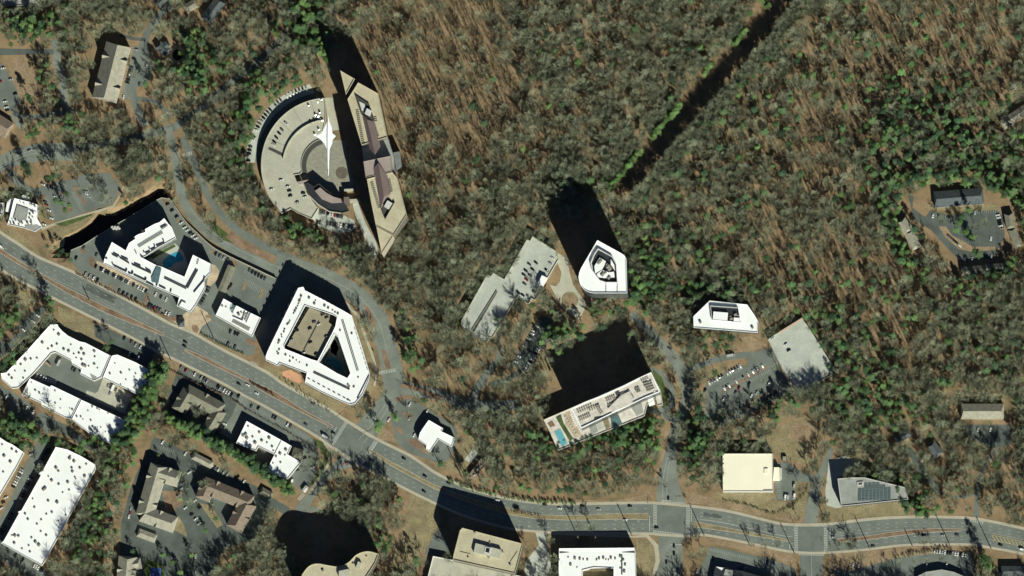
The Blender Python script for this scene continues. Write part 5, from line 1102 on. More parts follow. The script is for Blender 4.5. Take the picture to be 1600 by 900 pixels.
rowcars('w', (140, 222), (85, 330), 8, 'the row facing the cut off white roof', 0.85); spots('w', [(197, 125, 'white'), (40, 400), (22, 430), (10, 468, 'white')], 'near the cut off white roof', 25)
spots('w', [(100, 770), (148, 797), (220, 835, 'white'), (233, 842, 'white'), (246, 849, 'white'), (262, 860), (278, 872, 'white'), (75, 860), (115, 885), (145, 888), (175, 895)], 'at the foot of the biggest white roof', 65, colors=DK)
spots('w', [(620, 292, 'white'), (515, 445, 'white'), (475, 560, 'white'), (400, 655), (412, 685, 'white'), (325, 808, 'white'), (440, 620), (540, 440)], 'on the loading bays east of the biggest white roof', -30, colors=DK)
spots('x', [(428, 82, 'white'), (605, 168, 'white'), (625, 178), (650, 188, 'white'), (685, 207), (712, 220, 'silver'), (780, 240), (820, 270, 'white'), (330, 30), (275, 5)], 'under the pine row by the apartments', 60)
spots('x', [(455, 208, 'white'), (415, 280, 'silver'), (402, 318, 'white'), (395, 330), (380, 365, 'silver'), (490, 310, 'blue'), (490, 400, 'white'), (512, 430), (525, 445), (497, 520, 'white'), (518, 552, 'silver'), (430, 445), (470, 490)], 'in the lane between the apartment houses', 35, colors=DK)
spots('x', [(62, 450), (60, 472, 'red'), (50, 502, 'white'), (495, 770, 'white'), (495, 875, 'silver'), (350, 770)], 'on the outer apartment lanes', 80)
spots('z', [(702, 160, 'white'), (540, 280, 'white'), (700, 268, 'silver'), (737, 400, 'white'), (838, 215, 'white'), (1088, 445)], 'around the curved bank', 60, colors=DK)
rowcars('A', (545, 168), (350, 505), 17, 'the left row of the sunken lot in the woods', 0.72, colors=WT); rowcars('A', (432, 575), (532, 400), 11, 'the right row of the sunken lot in the woods', 0.95, colors=WT)
spots('e', [(563, 290), (520, 300), (540, 332), (497, 340), (485, 367), (525, 372), (502, 398, 'red'), (490, 425), (667, 260), (653, 293, 'silver'), (630, 337), (563, 450, 'silver'), (550, 475), (450, 480), (478, 497)], 'on the long stepped parking deck', -35, 9, DK)
rowcars('g', (255, 595), (438, 497), 13, 'the upper row of the east lot', 0.8); rowcars('g', (345, 628), (568, 497), 17, 'the second row of the east lot', 0.62, colors=WT)
spots('g', [(340, 690), (430, 625, 'red'), (412, 650), (490, 600), (605, 600, 'white'), (505, 668, 'white'), (535, 652, 'silver'), (232, 638), (350, 810, 'silver'), (322, 840, 'white'), (600, 680), (640, 655), (615, 672)], 'in the lower rows of the east lot', 60, colors=DK)
spots('g', [(705, 370, 'white'), (722, 403, 'black'), (628, 335, 'white')], 'on the square concrete deck', 30, 7)
spots('h', [(905, 370, 'silver'), (868, 435, 'silver'), (852, 440, 'white'), (905, 433, 'white')], 'in the yard east of the cream roof', 85, kind='van')
rowcars('k', (560, 552), (575, 612), 6, 'the right side row of the cluster lot', 0.95, faceang=15); rowcars('k', (345, 645), (392, 685), 5, 'the inner slanted row of the cluster lot', 1, faceang=-45, colors=DK)
spots('k', [(275, 555, 'white'), (300, 560), (460, 540), (415, 745, 'white'), (447, 745, 'silver'), (530, 655, 'white'), (532, 735, 'silver')], 'elsewhere in the cluster lot', 85)
rowcars('i', (645, 775), (800, 795), 13, 'the top row of the south east lot', 0.95, colors=WT)
spots('i', [(235, 848, 'white'), (265, 848, 'white'), (160, 880, 'silver'), (605, 848, 'silver'), (705, 845, 'white')], 'in the middle of the south east lot', 80)
spots('i', [(862, 165, 'silver'), (925, 165, 'white'), (955, 222), (585, 315, 'white')], 'in the shaded lot by the two toned roof', 80)
spots('h', [(790, 828, 'white'), (748, 820), (585, 850), (600, 852), (615, 857), (335, 875, 'white'), (430, 800)], 'in the south lot below the boulevard', 75, colors=DK)
# traffic: place, heading
TRA = [('t', 10, 118, 'white', -38, 'van', 'at the far left end of the boulevard'), ('s', 548, 573, 'black', -28, 'car', 'at the median gap, upper of two'), ('s', 542, 605, 'black', -28, 'car', 'at the median gap, lower of two'),
       ('d', 160, 690, 'black', -28, 'car', 'on the boulevard opposite the dark roofed office'), ('d', 200, 695, 'white', -28, 'car', 'on the boulevard above the first store parking bays'), ('d', 243, 735, 'white', -28, 'car', 'on the boulevard north of the store lot corner'),
       ('y', 640, 318, 'grey', -30, 'car', 'on the boulevard north of the store'), ('y', 795, 415, 'white', -32, 'truck', 'waiting at the west stop line of the big intersection'), ('y', 855, 383, 'black', -30, 'car', 'at the west crosswalk of the big intersection'), ('y', 695, 155, 'grey', -30, 'car', 'in the westbound lanes above the front garden'),
       ('z', 655, 583, 'black', -27, 'car', 'on the boulevard south of the corner dirt patch'), ('z', 820, 720, 'black', -28, 'car', 'on the boulevard below the bank exit'), ('z', 1005, 775, 'black', -25, 'car', 'on the boulevard entering the large building shadow'), ('z', 812, 840, 'black', -28, 'car', 'in the eastbound lanes above the construction clearing'),
       ('z', 205, 620, 'red', -55, 'car', 'at the south leg of the big intersection'), ('z', 400, 595, 'black', -28, 'car', 'leaving the big intersection eastward'), ('z', 150, 580, 'black', 60, 'car', 'right of two waiting south west of the big intersection'), ('z', 105, 545, 'grey', 60, 'car', 'left of two waiting south west of the big intersection'),
       ('j', 523, 235, 'white', -18, 'car', 'on the boulevard just past the large building shadow'), ('j', 805, 262, 'black', -5, 'car', 'in the top lane above the grassy median'), ('j', 893, 285, 'white', -3, 'car', 'in the middle lane above the grassy median'), ('j', 1028, 270, 'black', 0, 'car', 'in the top lane left of the second junction'),
       ('j', 1125, 290, 'silver', 0, 'car', 'in the middle lane left of the second junction'), ('j', 1312, 270, 'black', 0, 'car', 'nearest to the west crosswalk of the ramp junction'), ('j', 1283, 352, 'white', 0, 'car', 'in the turn lane below the brown median'),
       ('h', 167, 445, 'black', 90, 'car', 'waiting on the ramp road at the junction'), ('h', 200, 725, 'black', 90, 'car', 'first at the stop line of the south avenue'), ('h', 200, 768, 'black', 90, 'car', 'second at the stop line of the south avenue'), ('h', 155, 820, 'black', 90, 'car', 'beside the narrow divider of the south avenue'), ('h', 225, 875, 'grey', 90, 'van', 'on the south avenue near the bottom edge'),
       ('h', 97, 617, 'black', 0, 'car', 'at the south end of the west crosswalk of the ramp junction'), ('i', 135, 707, 'white', 3, 'car', 'waiting at the east crosswalk of the third junction'), ('i', 590, 697, 'black', 2, 'car', 'left of three in the eastbound lanes by the long white car row'), ('i', 685, 697, 'silver', 0, 'car', 'middle of three in the eastbound lanes by the long white car row'), ('i', 757, 695, 'grey', -3, 'car', 'right of three in the eastbound lanes by the long white car row'),
       ('i', 975, 745, 'black', -12, 'car', 'below the yellow hatched island'), ('i', 1085, 768, 'white', -12, 'van', 'at the right edge of the boulevard'), ('i', 335, 752, 'grey', 5, 'car', 'in shade below the third junction median'), ('i', 215, 745, 'black', 5, 'car', 'in shade right of the third junction'), ('g', 382, 432, 'silver', 10, 'truck', 'on the east driveway below the hexagonal office')]
for k, x, y, col, a, kd, wh in TRA:
    px, py = Z1(k, x, y); vehicle(px, py, math.radians(a), col, f'{col} {kd} {wh}', 'traffic on the roads', 0, kd)

LOWP = ['sunken lot', 'under the pine row', 'outer apartment', 'shaded row', 'cluster lot', 'lower row of the lot below', 'shaded lot', 'loading bays', 'outer arc', 'inner arc of', 'second row of the east', 'lower rows of the east', 'curved bank', 'far left parking', 'club building', 'south lot below', 'facing the cut off']
def prio(q):
    inside = 0 < q[0] < 1600 and 0 < q[1] < 900
    lp = next((len(LOWP) - i for i, t_ in enumerate(LOWP) if t_ in q[4] or t_ in q[5]), 0)
    return (q[7] == 'car', not inside, lp if q[3] not in ('white', 'red') else max(0, lp - 8))
VQ.sort(key=prio)
for q in VQ[:318]: build_vehicle(*q)
rest = MB(); rg = MB(); grp = {}
for x, y, ang, col, lb, gr, H, kd in VQ[318:]:
    c = P(x, y, H); ca, sa = math.cos(ang), math.sin(ang)
    for me, key in ((BODY, col), (GLS, 'glass')):
        B_ = grp.setdefault(key, MB())
        B_.add([(c[0] + 1.08 * (v.co.x * ca - v.co.y * sa), c[1] + 1.08 * (v.co.x * sa + v.co.y * ca), H + 0.1 + v.co.z * 1.08) for v in me.vertices], [tuple(p.vertices) for p in me.polygons])
al = MB(); mats_ = []
for i, (key, B_) in enumerate(sorted(grp.items())):
    n = len(al.v); al.v += B_.v; al.f += [tuple(n + j for j in q) for q in B_.f]; al.m += [i] * len(B_.f); mats_.append(GLASS if key == 'glass' else CARM[key])
tag(al.build('further_parked_cars', mats_), kind='stuff')
# ------------------------------------------------------------------ poles and lamps
PL = [(722.5, 748, 26, 'at the dark hollow shed'), (782.5, 833, 22, 'in the large shadow beside the beige office'), (904, 841, 26, 'above the left part of the bottom white block'), (931, 841, 16, 'above the middle of the bottom white block'), (988, 838, 26, 'by the corner garden of the bottom white block'),
      (1101, 838, 26, 'just right of the ramp junction'), (1171, 851, 16, 'on the verge above the south lot'), (1243, 868, 26, 'at the south west corner of the third junction'), (1359.5, 858, 26, 'on the verge right of the third junction'), (1426, 854, 14, 'above the south east lot stalls'),
      (1484, 851, 26, 'above the long row of white cars'), (1549, 858, 26, 'beside the lone tall evergreen at right'), (268, 565, 20, 'at the median gap south of the boulevard'), (336, 533, 24, 'between the restaurant lot and the boulevard'), (243, 490, 14, 'in the hotel kerb row'), (686, 724, 12, 'south of the bank'), (140, 470, 12, 'on the south verge by the bare slope')]
def pole(x, y, H, wh):
    c = P(x, y); T = thing('utility_pole', f'{"tall" if H > 22 else "slim"} utility pole {wh}', 'utility pole', c[0], c[1], 0, 'utility poles along the boulevard')
    b = MB(); b.tube((c[0], c[1], 0), (c[0], c[1], H), 0.6, 0.4, 8); b.build('shaft', POLEM, T)
    b = MB(); b.box((c[0], c[1], H - 1.5), (3.2, 0.25, 0.25), 1.0); b.build('crossarm', POLEM, T)
    b = MB(); b.box((c[0], c[1], H - 3.0), (2.6, 0.25, 0.25), 1.0); b.build('crossarm', POLEM, T)
for p in PL: pole(*p)
LP = [(545, 655, 215, 'north west corner of the big intersection'), (589, 684, 200, 'north east corner of the big intersection'), (561, 729, 40, 'south corner of the big intersection'), (515, 692, 60, 'west corner of the big intersection'), (1018, 784, -90, 'north west corner of the ramp junction'), (1078, 789, 180, 'north east corner of the ramp junction'), (1076, 839, 90, 'south east corner of the ramp junction'), (1240, 818, -60, 'north west corner of the third junction'), (1296, 817, 200, 'north east corner of the third junction'), (1294, 866, 110, 'south east corner of the third junction')]
for x, y, a, wh in LP:
    c = P(x, y); T = thing('traffic_signal', f'grey traffic signal mast at the {wh}', 'traffic signal', c[0], c[1], 0, 'traffic signal masts at the junctions')
    b = MB(); b.tube((c[0], c[1], 0), (c[0], c[1], 8), 0.18, 0.14, 6); b.build('shaft', UNIT, T)
    r = math.radians(a); e = (c[0] + 12 * math.cos(r), c[1] + 12 * math.sin(r), 7.2)
    b = MB(); b.tube((c[0], c[1], 7), e, 0.13, 0.08, 6); b.build('mast_arm', UNIT, T)
    for t in (0.6, 0.9):
        b = MB(); b.box((c[0] + 12 * t * math.cos(r), c[1] + 12 * t * math.sin(r), 6.4), (0.4, 0.4, 1.1)); b.build('signal_head', UNITD, T)

# ------------------------------------------------------------------ bright white glint, built as an aircraft
ax, ay = 511.5, 222; AH = 120
c = P(ax, ay, AH); T = thing('airplane', 'bright white glint built as a delta winged airplane nose up above the ring deck plaza', 'airplane', c[0], c[1], AH)
f_ = [(0, 31, .2), (0, 27, .9), (0, 18, 1.5), (0, 5, 1.8), (0, -12, 1.5), (0, -26, 1.0), (0, -39, 0.5)]
b = MB()
for i in range(len(f_) - 1): b.tube((c[0] + 1 - (i) * 0.0, c[1] + f_[i][1], AH), (c[0] + 1, c[1] + f_[i + 1][1], AH), f_[i][2], f_[i + 1][2], 12)
b.build('fuselage', PLANE, T)
for s_, sp in ((-1, 15), (1, 9)):
    b = MB(); q = [(c[0] + 1, c[1] + 26), (c[0] + 1 + s_ * 4, c[1] + 18), (c[0] + 1 + s_ * sp * .55, c[1] + 10), (c[0] + 1 + s_ * sp, c[1] + 7), (c[0] + 1 + s_ * sp * 0.6, c[1] + 3), (c[0] + 1 + s_ * 4.5, c[1] - 2), (c[0] + 1, c[1] - 12)]
    b.prism(q, AH - 0.3, AH + 0.2); b.build('wing', PLANE, T)
b = MB(); b.add([(c[0] + 0.9, c[1] - 30, AH), (c[0] + 0.9, c[1] - 39, AH), (c[0] + 0.9, c[1] - 39, AH + 4), (c[0] + 1.1, c[1] - 30, AH), (c[0] + 1.1, c[1] - 39, AH), (c[0] + 1.1, c[1] - 39, AH + 4)], [(0, 1, 2), (3, 5, 4), (0, 2, 5, 3), (1, 4, 5, 2), (0, 3, 4, 1)]); b.build('tail_fin', PLANE, T)

# ------------------------------------------------------------------ tree prototypes
def bare_tree(seed, H=17, Rr=4.6, limbs=11, tw=0.07, sub=8, sub2=8):
    R = random.Random(seed)
    t = MB(); bend = (R.uniform(-.5, .5), R.uniform(-.5, .5)); top = (bend[0], bend[1], H * 0.62)
    t.tube((0, 0, -0.3), (bend[0] * .4, bend[1] * .4, H * 0.3), 0.30, 0.22, 5); t.tube((bend[0] * .4, bend[1] * .4, H * 0.3), top, 0.22, 0.12, 5)
    c = MB()
    for i in range(limbs):
        z0 = H * R.uniform(0.36, 0.62); f = (z0 / (H * .62)); a = i * 2.4 + R.uniform(-.4, .4); r = Rr * R.uniform(0.45, 0.85)
        p0 = Vector((bend[0] * f, bend[1] * f, z0)); p1 = p0 + Vector((math.cos(a) * r, math.sin(a) * r, H * R.uniform(0.14, 0.32)))
        c.tube(p0, p1, 0.13, 0.06, 3)
        for j in range(sub):
            q0 = p0.lerp(p1, R.uniform(0.3, 1.0)); a2 = a + R.uniform(-1.3, 1.3); r2 = Rr * R.uniform(0.2, 0.42)
            q1 = q0 + Vector((math.cos(a2) * r2, math.sin(a2) * r2, R.uniform(0.5, 2.6)))
            c.tube(q0, q1, 0.06, tw * .6, 3)
            for k in range(sub2):
                s0 = q0.lerp(q1, R.uniform(0.3, 1)); a3 = a2 + R.uniform(-1.4, 1.4); r3 = R.uniform(0.6, 1.5)
                c.tube(s0, s0 + Vector((math.cos(a3) * r3, math.sin(a3) * r3, R.uniform(0.1, 1.2))), tw * .6, 0.02, 3)
    return t, c
def pine_tree(seed, H=20, Rr=3.4, clumps=26, leaf=0.55, per=34, wide=0.45):
    R = random.Random(seed); t = MB(); t.tube((0, 0, -0.3), (0, 0, H * 0.9), 0.32, 0.08, 5)
    c = MB()
    for i in range(clumps):
        f = R.uniform(0, 1) ** 0.8; z = H * (wide + (1 - wide) * f); rr = Rr * (1 - 0.75 * f) * R.uniform(0.3, 1.0); a = R.uniform(0, 6.28)
        cx, cy = math.cos(a) * rr, math.sin(a) * rr
        if i % 2 == 0: c.tube((0, 0, z - .6), (cx, cy, z), 0.07, 0.03, 3, 1)
        cr = R.uniform(0.7, 1.35)
        for k in range(per):
            d = Vector((R.gauss(0, 1), R.gauss(0, 1), R.gauss(0, .6))); d = d.normalized() * cr * R.uniform(0.3, 1)
            p = Vector((cx, cy, z)) + d; nn = Vector((R.gauss(0, .55) + .25, R.gauss(0, .55) - .45, 1)).normalized(); u = nn.orthogonal().normalized(); an_ = R.uniform(0, 6.28); v_ = nn.cross(u); u, v_ = u * math.cos(an_) + v_ * math.sin(an_), v_ * math.cos(an_) - u * math.sin(an_); s_ = leaf * R.uniform(.5, 1)
            c.add([tuple(p - u * s_ * .5), tuple(p + v_ * s_ * .35), tuple(p + u * s_ * .5), tuple(p - v_ * s_ * .35)], [(0, 1, 2, 3)], 0)
    return t, c
def mk_me(name, b, mats):
    me = bpy.data.meshes.new(name); me.from_pydata(b.v, [], b.f)
    for m in mats: me.materials.append(m)
    me.polygons.foreach_set('material_index', b.m); return me
def joined(name, t, c, tm, cms):
    b = MB(); b.add(t.v, t.f, 0); n = len(b.v)
    b.v += c.v; b.f += [tuple(n + i for i in q) for q in c.f]; b.m += [1 + i for i in c.m]
    return mk_me(name, b, [tm] + cms)
BT, PT, BR = [], [], []
for i in range(6):
    t, c = bare_tree(10 + i, H=[19, 21, 18, 22, 20, 16][i], Rr=[5.8, 6.6, 5.0, 6.4, 7.4, 4.4][i], limbs=[12, 14, 11, 13, 15, 10][i])
    BT.append((mk_me('bare_trunk', t, [BARK]), mk_me('bare_crown', c, [BARK]), joined('bare_tree_all', t, c, BARK, [BARK])))
for i in range(3):                                  # slender forest trees: tall trunk, small open crown
    t, c = bare_tree(40 + i, H=[19, 17, 21][i], Rr=[2.6, 2.2, 3.0][i], limbs=6, sub=3, sub2=3)
    BR.append((mk_me('slender_trunk', t, [BARKS]), mk_me('slender_crown', c, [BARKS]), joined('slender_tree_all', t, c, BARKS, [BARKS])))
for i in range(5):
    t, c = pine_tree(70 + i, H=[20, 17, 22, 14, 18][i], Rr=[5.4, 6.2, 5.8, 5.2, 6.0][i], clumps=64, per=90, leaf=0.42, wide=[.5, .4, .5, .3, .45][i])
    lm = [LEAF, LEAFL, LEAF, LEAFL, LEAFD][i]
    PT.append((mk_me('pine_trunk', t, [BARKP]), mk_me('pine_crown', c, [lm, BARKP]), joined('pine_tree_all', t, c, BARKP, [lm, BARKP])))
t, c = pine_tree(99, H=3.0, Rr=1.6, clumps=7, leaf=0.5, per=26, wide=.2)
SHR = joined('shrub_all', t, c, BARKP, [LEAF, BARKP]); SHRL = joined('shrub_light_all', t, c, BARKP, [LEAFL, BARKP]); SHRB = joined('shrub_brown_all', t, c, BARKP, [BRUSH, BARKP])

# ------------------------------------------------------------------ forest layout
RF = random.Random(11)
# no trees in the power line cut
CUTW = Z('l', [(960, -60), (930, 0), (850, 125), (560, 455), (385, 665), (262, 815), (250, 850), (345, 870), (425, 800), (545, 660), (650, 535), (825, 355), (965, 195), (1115, 0), (1140, -60)])
fill(MASK, CUTW)
CUT = Z('l', [(960, -60), (930, 0), (850, 125), (560, 455), (385, 665), (262, 815), (250, 850), (330, 860), (395, 790), (520, 640), (625, 520), (800, 340), (940, 180), (1090, -10), (1120, -60)])
fill(MASK, CUT)
NOT = [Z('0', [(1018, 835), (1078, 838), (1084, 910), (1012, 910)]), Z('0', [(1238, 862), (1304, 864), (1304, 910), (1236, 910)]), arcpts(22, 0, 350, 24, (890, 470)), Z('e', [(690, 200), (790, 240), (800, 400), (930, 560), (850, 690), (780, 650), (690, 560), (600, 450)]), Z('A', [(300, 520), (540, 110), (670, 150), (620, 400), (560, 440), (440, 620)]), Z('0', [(850, 650), (868, 712), (915, 700), (935, 690), (900, 640)]), Z('0', [(803, 826), (1016, 833), (1018, 852), (870, 862), (815, 850)]), Z('0', [(0, 222), (116, 222), (118, 262), (80, 268), (60, 290), (0, 300)]), Z('a', [(480, 175), (560, 160), (700, 190), (725, 400), (690, 590), (640, 580), (580, 500), (430, 475), (405, 430), (440, 300)]),
       Z('0', [(232, 690), (275, 702), (400, 765), (395, 850), (330, 860), (300, 900), (185, 905), (192, 810), (205, 760)]), [(a, b_ + 3) for a, b_ in SKs if 1075 < a < 1620] + [(1620, 895), (1400, 880), (1290, 895), (1230, 880), (1100, 856), (1075, 850)],
       [(a, b_ + 2) for a, b_ in SKs if 230 < a < 515] + [(505, 705), (440, 670), (360, 625), (270, 590), (235, 560)], [(a, b_ - 3) for a, b_ in NKs if 280 < a < 545] + [(560, 650), (575, 600), (420, 560), (300, 505)], [(0, 350), (60, 395), (120, 425), (120, 415), (60, 380), (0, 345)],
       Z('0', [(8, 345), (60, 362), (90, 375), (85, 410), (40, 395), (8, 370)]), Z('o', [(100, 130), (230, 140), (300, 400), (320, 560), (180, 575), (0, 560), (-50, 400), (-50, 180)]), Z('0', [(90, 478), (170, 510), (160, 545), (110, 530)]), Z('k', [(120, 580), (150, 470), (280, 440), (500, 430), (650, 530), (675, 700), (560, 800), (400, 800), (270, 690), (190, 700)]), RAV, Z('q', [(260, 425), (500, 280), (760, 130), (830, 270), (520, 540), (320, 620)]), Z('f', [(430, 300), (540, 225), (770, 110), (905, 370), (600, 505), (420, 580), (420, 450)]), Z('B', [(30, 680), (150, 640), (240, 640), (270, 640), (400, 740), (440, 800), (140, 880), (90, 800)]),
       Z('e', [(735, 0), (1000, 0), (1080, 160), (1110, 230), (955, 145), (835, 350), (800, 420), (760, 260), (700, 100)]), Z('b', [(420, 0), (570, 0), (650, 185), (483, 85), (515, 215), (620, 600), (660, 890), (600, 800), (540, 560), (480, 340), (430, 200)]),
       Z('x', [(230, 0), (180, 120), (100, 400), (130, 520), (240, 130)]), Z('C', [(750, 640), (700, 700), (760, 870)]), Z('j', [(160, 200), (560, 290), (650, 480), (310, 395), (230, 520), (150, 350)])]
for q in NOT: fill(MASK, q)
def G(x, y, L): 
    s = 0
    for gx, gy, rx, ry, a in L:
        d = ((x - gx) / rx) ** 2 + ((y - gy) / ry) ** 2
        if d < 6: s += a * math.exp(-d)
    return s
PINE = [(45, 45, 40, 25, .6), (480, 40, 40, 50, .45), (110, 15, 25, 20, .2), (290, 90, 60, 40, .45), (300, 130, 30, 30, .3), (420, 180, 60, 50, .12), (430, 130, 60, 50, .2), (380, 250, 40, 50, .15), (470, 350, 40, 25, .45), (1230, 160, 90, 60, .10), (1330, 130, 120, 90, .08),
        (1150, 300, 100, 70, .22), (1420, 190, 80, 60, .4), (1500, 230, 80, 50, .5), (1590, 300, 60, 80, .5), (1400, 300, 60, 50, .4), (1040, 390, 60, 40, .5), (1010, 430, 40, 40, .5), (960, 480, 60, 18, .6), (870, 520, 30, 30, .55), (1110, 450, 70, 16, .6), (1120, 535, 40, 12, .4),
        (1310, 500, 60, 50, .45), (1380, 620, 80, 60, .4), (1400, 770, 60, 30, .6), (1450, 810, 40, 15, .6), (1560, 560, 60, 50, .2), (1480, 480, 60, 40, .2), (960, 690, 110, 12, .9), (860, 700, 30, 18, .7), (900, 740, 60, 25, .3), (1010, 690, 30, 20, .5), (1090, 690, 25, 30, .5), (1090, 720, 20, 40, .2),
        (200, 640, 18, 90, .5), (235, 600, 12, 40, .9), (150, 830, 22, 70, .4), (120, 720, 20, 30, .6), (250, 570, 12, 30, .7), (100, 640, 20, 12, .9), (20, 680, 30, 12, .9), (30, 660, 30, 15, .8), (70, 690, 30, 12, .7), (20, 510, 14, 20, .9), (10, 560, 15, 14, .7), (80, 470, 10, 12, .8), (125, 665, 14, 10, .8), (170, 655, 14, 10, .8),
        (50, 210, 15, 10, .8), (55, 120, 14, 12, .7), (85, 135, 10, 20, .7), (110, 195, 14, 14, .6), (60, 285, 22, 14, .9), (590, 665, 9, 12, .9), (560, 725, 16, 8, .8), (700, 735, 60, 6, .4), (760, 765, 60, 5, .6), (610, 860, 20, 40, .5), (640, 870, 18, 20, .6), (1540, 870, 12, 18, 1), (1100, 860, 12, 10, .7), (650, 640, 20, 15, .3),
        (640, 545, 14, 50, .45), (330, 840, 50, 25, .3), (280, 860, 40, 25, .5), (1330, 650, 60, 30, .3), (1210, 640, 60, 10, .5), (760, 530, 12, 12, .3), (800, 550, 15, 10, .3), (700, 60, 60, 60, -.2)]
OPEN = [(640, 120, 130, 150, 1.0), (750, 180, 90, 100, .9), (950, 60, 60, 50, .5), (740, 60, 90, 60, .6), (1270, 220, 140, 90, 1.0), (1400, 80, 140, 90, 1.0), (1540, 60, 80, 80, .7), (1280, 440, 120, 80, .6), (1420, 480, 80, 60, .5), (1100, 350, 90, 60, .5), (690, 570, 90, 60, .5), (820, 620, 50, 40, .4), (700, 720, 60, 30, .5), (920, 760, 130, 16, .6), (560, 350, 60, 50, .5), (420, 360, 60, 30, .6),
        (1250, 420, 80, 70, .6), (1450, 380, 90, 60, .4), (1350, 480, 60, 50, .4), (1560, 750, 60, 60, .4), (1400, 560, 60, 40, .3), (250, 20, 60, 30, .4), (1180, 670, 60, 14, .5), (680, 330, 50, 50, .6)]
GAP = [(1230, 680, 60, 30), (1180, 600, 1, 1)]
SHAD = [(880, 270, 40, 45), (820, 320, 60, 60)]
bare, slim, pines = [], [], []
ROW = lambda pts, n, j: [(p[0] + RF.uniform(-j, j), p[1] + RF.uniform(-j, j)) for p in resample(pts, n)]
def free(x, y, r=1.5):
    for dx, dy in ((0, 0), (r, 0), (-r, 0), (0, r), (0, -r)):
        i, j = int(x + dx + MG), int(y + dy + MG)
        if not (0 <= i < MW and 0 <= j < MH): return True
        if MASK[j, i]: return False
    return True
if True:
    for q in (Z('0', [(255, 640), (275, 640), (465, 755), (455, 785), (330, 712), (255, 670)]), Z('0', [(262, 560), (250, 555), (225, 610), (195, 670), (215, 690), (245, 640)])): fill(MASK, q)
STEP = 7.2
y = -95
while y < 985:
    x = -95
    while x < 1695:
        px, py = x + RF.uniform(-3.4, 3.4), y + RF.uniform(-3.4, 3.4); x += STEP
        if not free(px, py, 3.6): continue
        p = 0.014 + (1.0 if px < 700 else 0.8 if py > 480 or px > 1380 else 0.5) * G(px, py, PINE); op = min(1, G(px, py, OPEN))
        u = RF.random()
        if u < p: pines.append((px, py, RF.uniform(.8, 1.25), RF.randrange(5)))
        elif RF.random() < op * 0.85:
            if RF.random() < 0.95: slim.append((px, py, RF.uniform(.6, 1.0), RF.randrange(3)))
            if RF.random() < 0.75: slim.append((px + RF.uniform(-4, 4), py + RF.uniform(-4, 4), RF.uniform(.45, .9), RF.randrange(3)))
        else:
            if RF.random() < 0.46: bare.append((px, py, RF.uniform(.85, 1.4), RF.randrange(6)))
    y += STEP
# extra rows of trees: pine row, corridor edges, street trees
for pts, n, j, s_ in (([(266, 655), (330, 688), (390, 722), (455, 768)], 150, 6.5, 1.0), ([(258, 648), (330, 684), (400, 728), (458, 772)], 60, 3, .9), ([(252, 572), (240, 600), (226, 635), (208, 668), (190, 690)], 120, 12, 1.05), ([(300, 55), (290, 90), (310, 130), (285, 110)], 34, 14, 1.0), ([(400, 130), (385, 170), (380, 230)], 34, 14, .95), ([(440, 345), (470, 360), (500, 372)], 26, 8, .8), ([(1395, 300), (1390, 350), (1405, 400), (1440, 430)], 44, 12, 1.0), ([(1420, 285), (1470, 278), (1540, 280), (1580, 300), (1590, 320)], 60, 9, 1.0), ([(1010, 400), (1030, 440), (1000, 470)], 40, 14, 1.0), ([(870, 515), (850, 530), (900, 520)], 22, 9, .95), ([(1590, 400), (1570, 430), (1500, 445)], 26, 8, .95), ([(1405, 770), (1420, 790), (1450, 805)], 30, 8, .9), ([(1085, 680), (1095, 700), (1085, 730)], 22, 7, .9), ([(130, 700), (150, 680), (165, 700)], 8, 4, .9), ([(185, 690), (165, 760), (140, 830), (120, 880)], 44, 9, .95), ([(0, 665), (40, 672), (75, 690)], 14, 8, 1.1), ([(480, 30), (485, 60), (505, 85)], 22, 14, 1.1), ([(30, 40), (60, 50), (70, 30)], 18, 10, 1.1), ([(850, 700), (910, 690), (985, 672), (1030, 655)], 60, 6, .9)):
    for p in ROW(pts, n, j): pines.append((p[0], p[1], s_ * RF.uniform(.9, 1.15), RF.choice([1, 1, 3, 0])))
EDGE = Z('l', [(1105, -60), (1085, -10), (940, 200), (800, 355), (640, 535), (530, 655), (430, 780), (350, 870)])
for p in ROW([(a - 8, b_ - 6) for a, b_ in Z('l', [(930, -10), (850, 125), (700, 290), (560, 455), (385, 665), (270, 800)])], 90, 3.5): bare.append((p[0], p[1], RF.uniform(.7, 1.0), RF.randrange(5)))
for off, n, j, s0, s1, L_ in ((7, 170, 3, 1.0, 1.25, 'b'), (16, 120, 4, 1.05, 1.3, 'b'), (20, 30, 5, .9, 1.1, 'p')):
    for p in ROW([(a + off * .78, b_ + off * .62) for a, b_ in EDGE], n, j): (bare if L_ == 'b' else pines).append((p[0], p[1], RF.uniform(s0, s1), RF.randrange(5)))
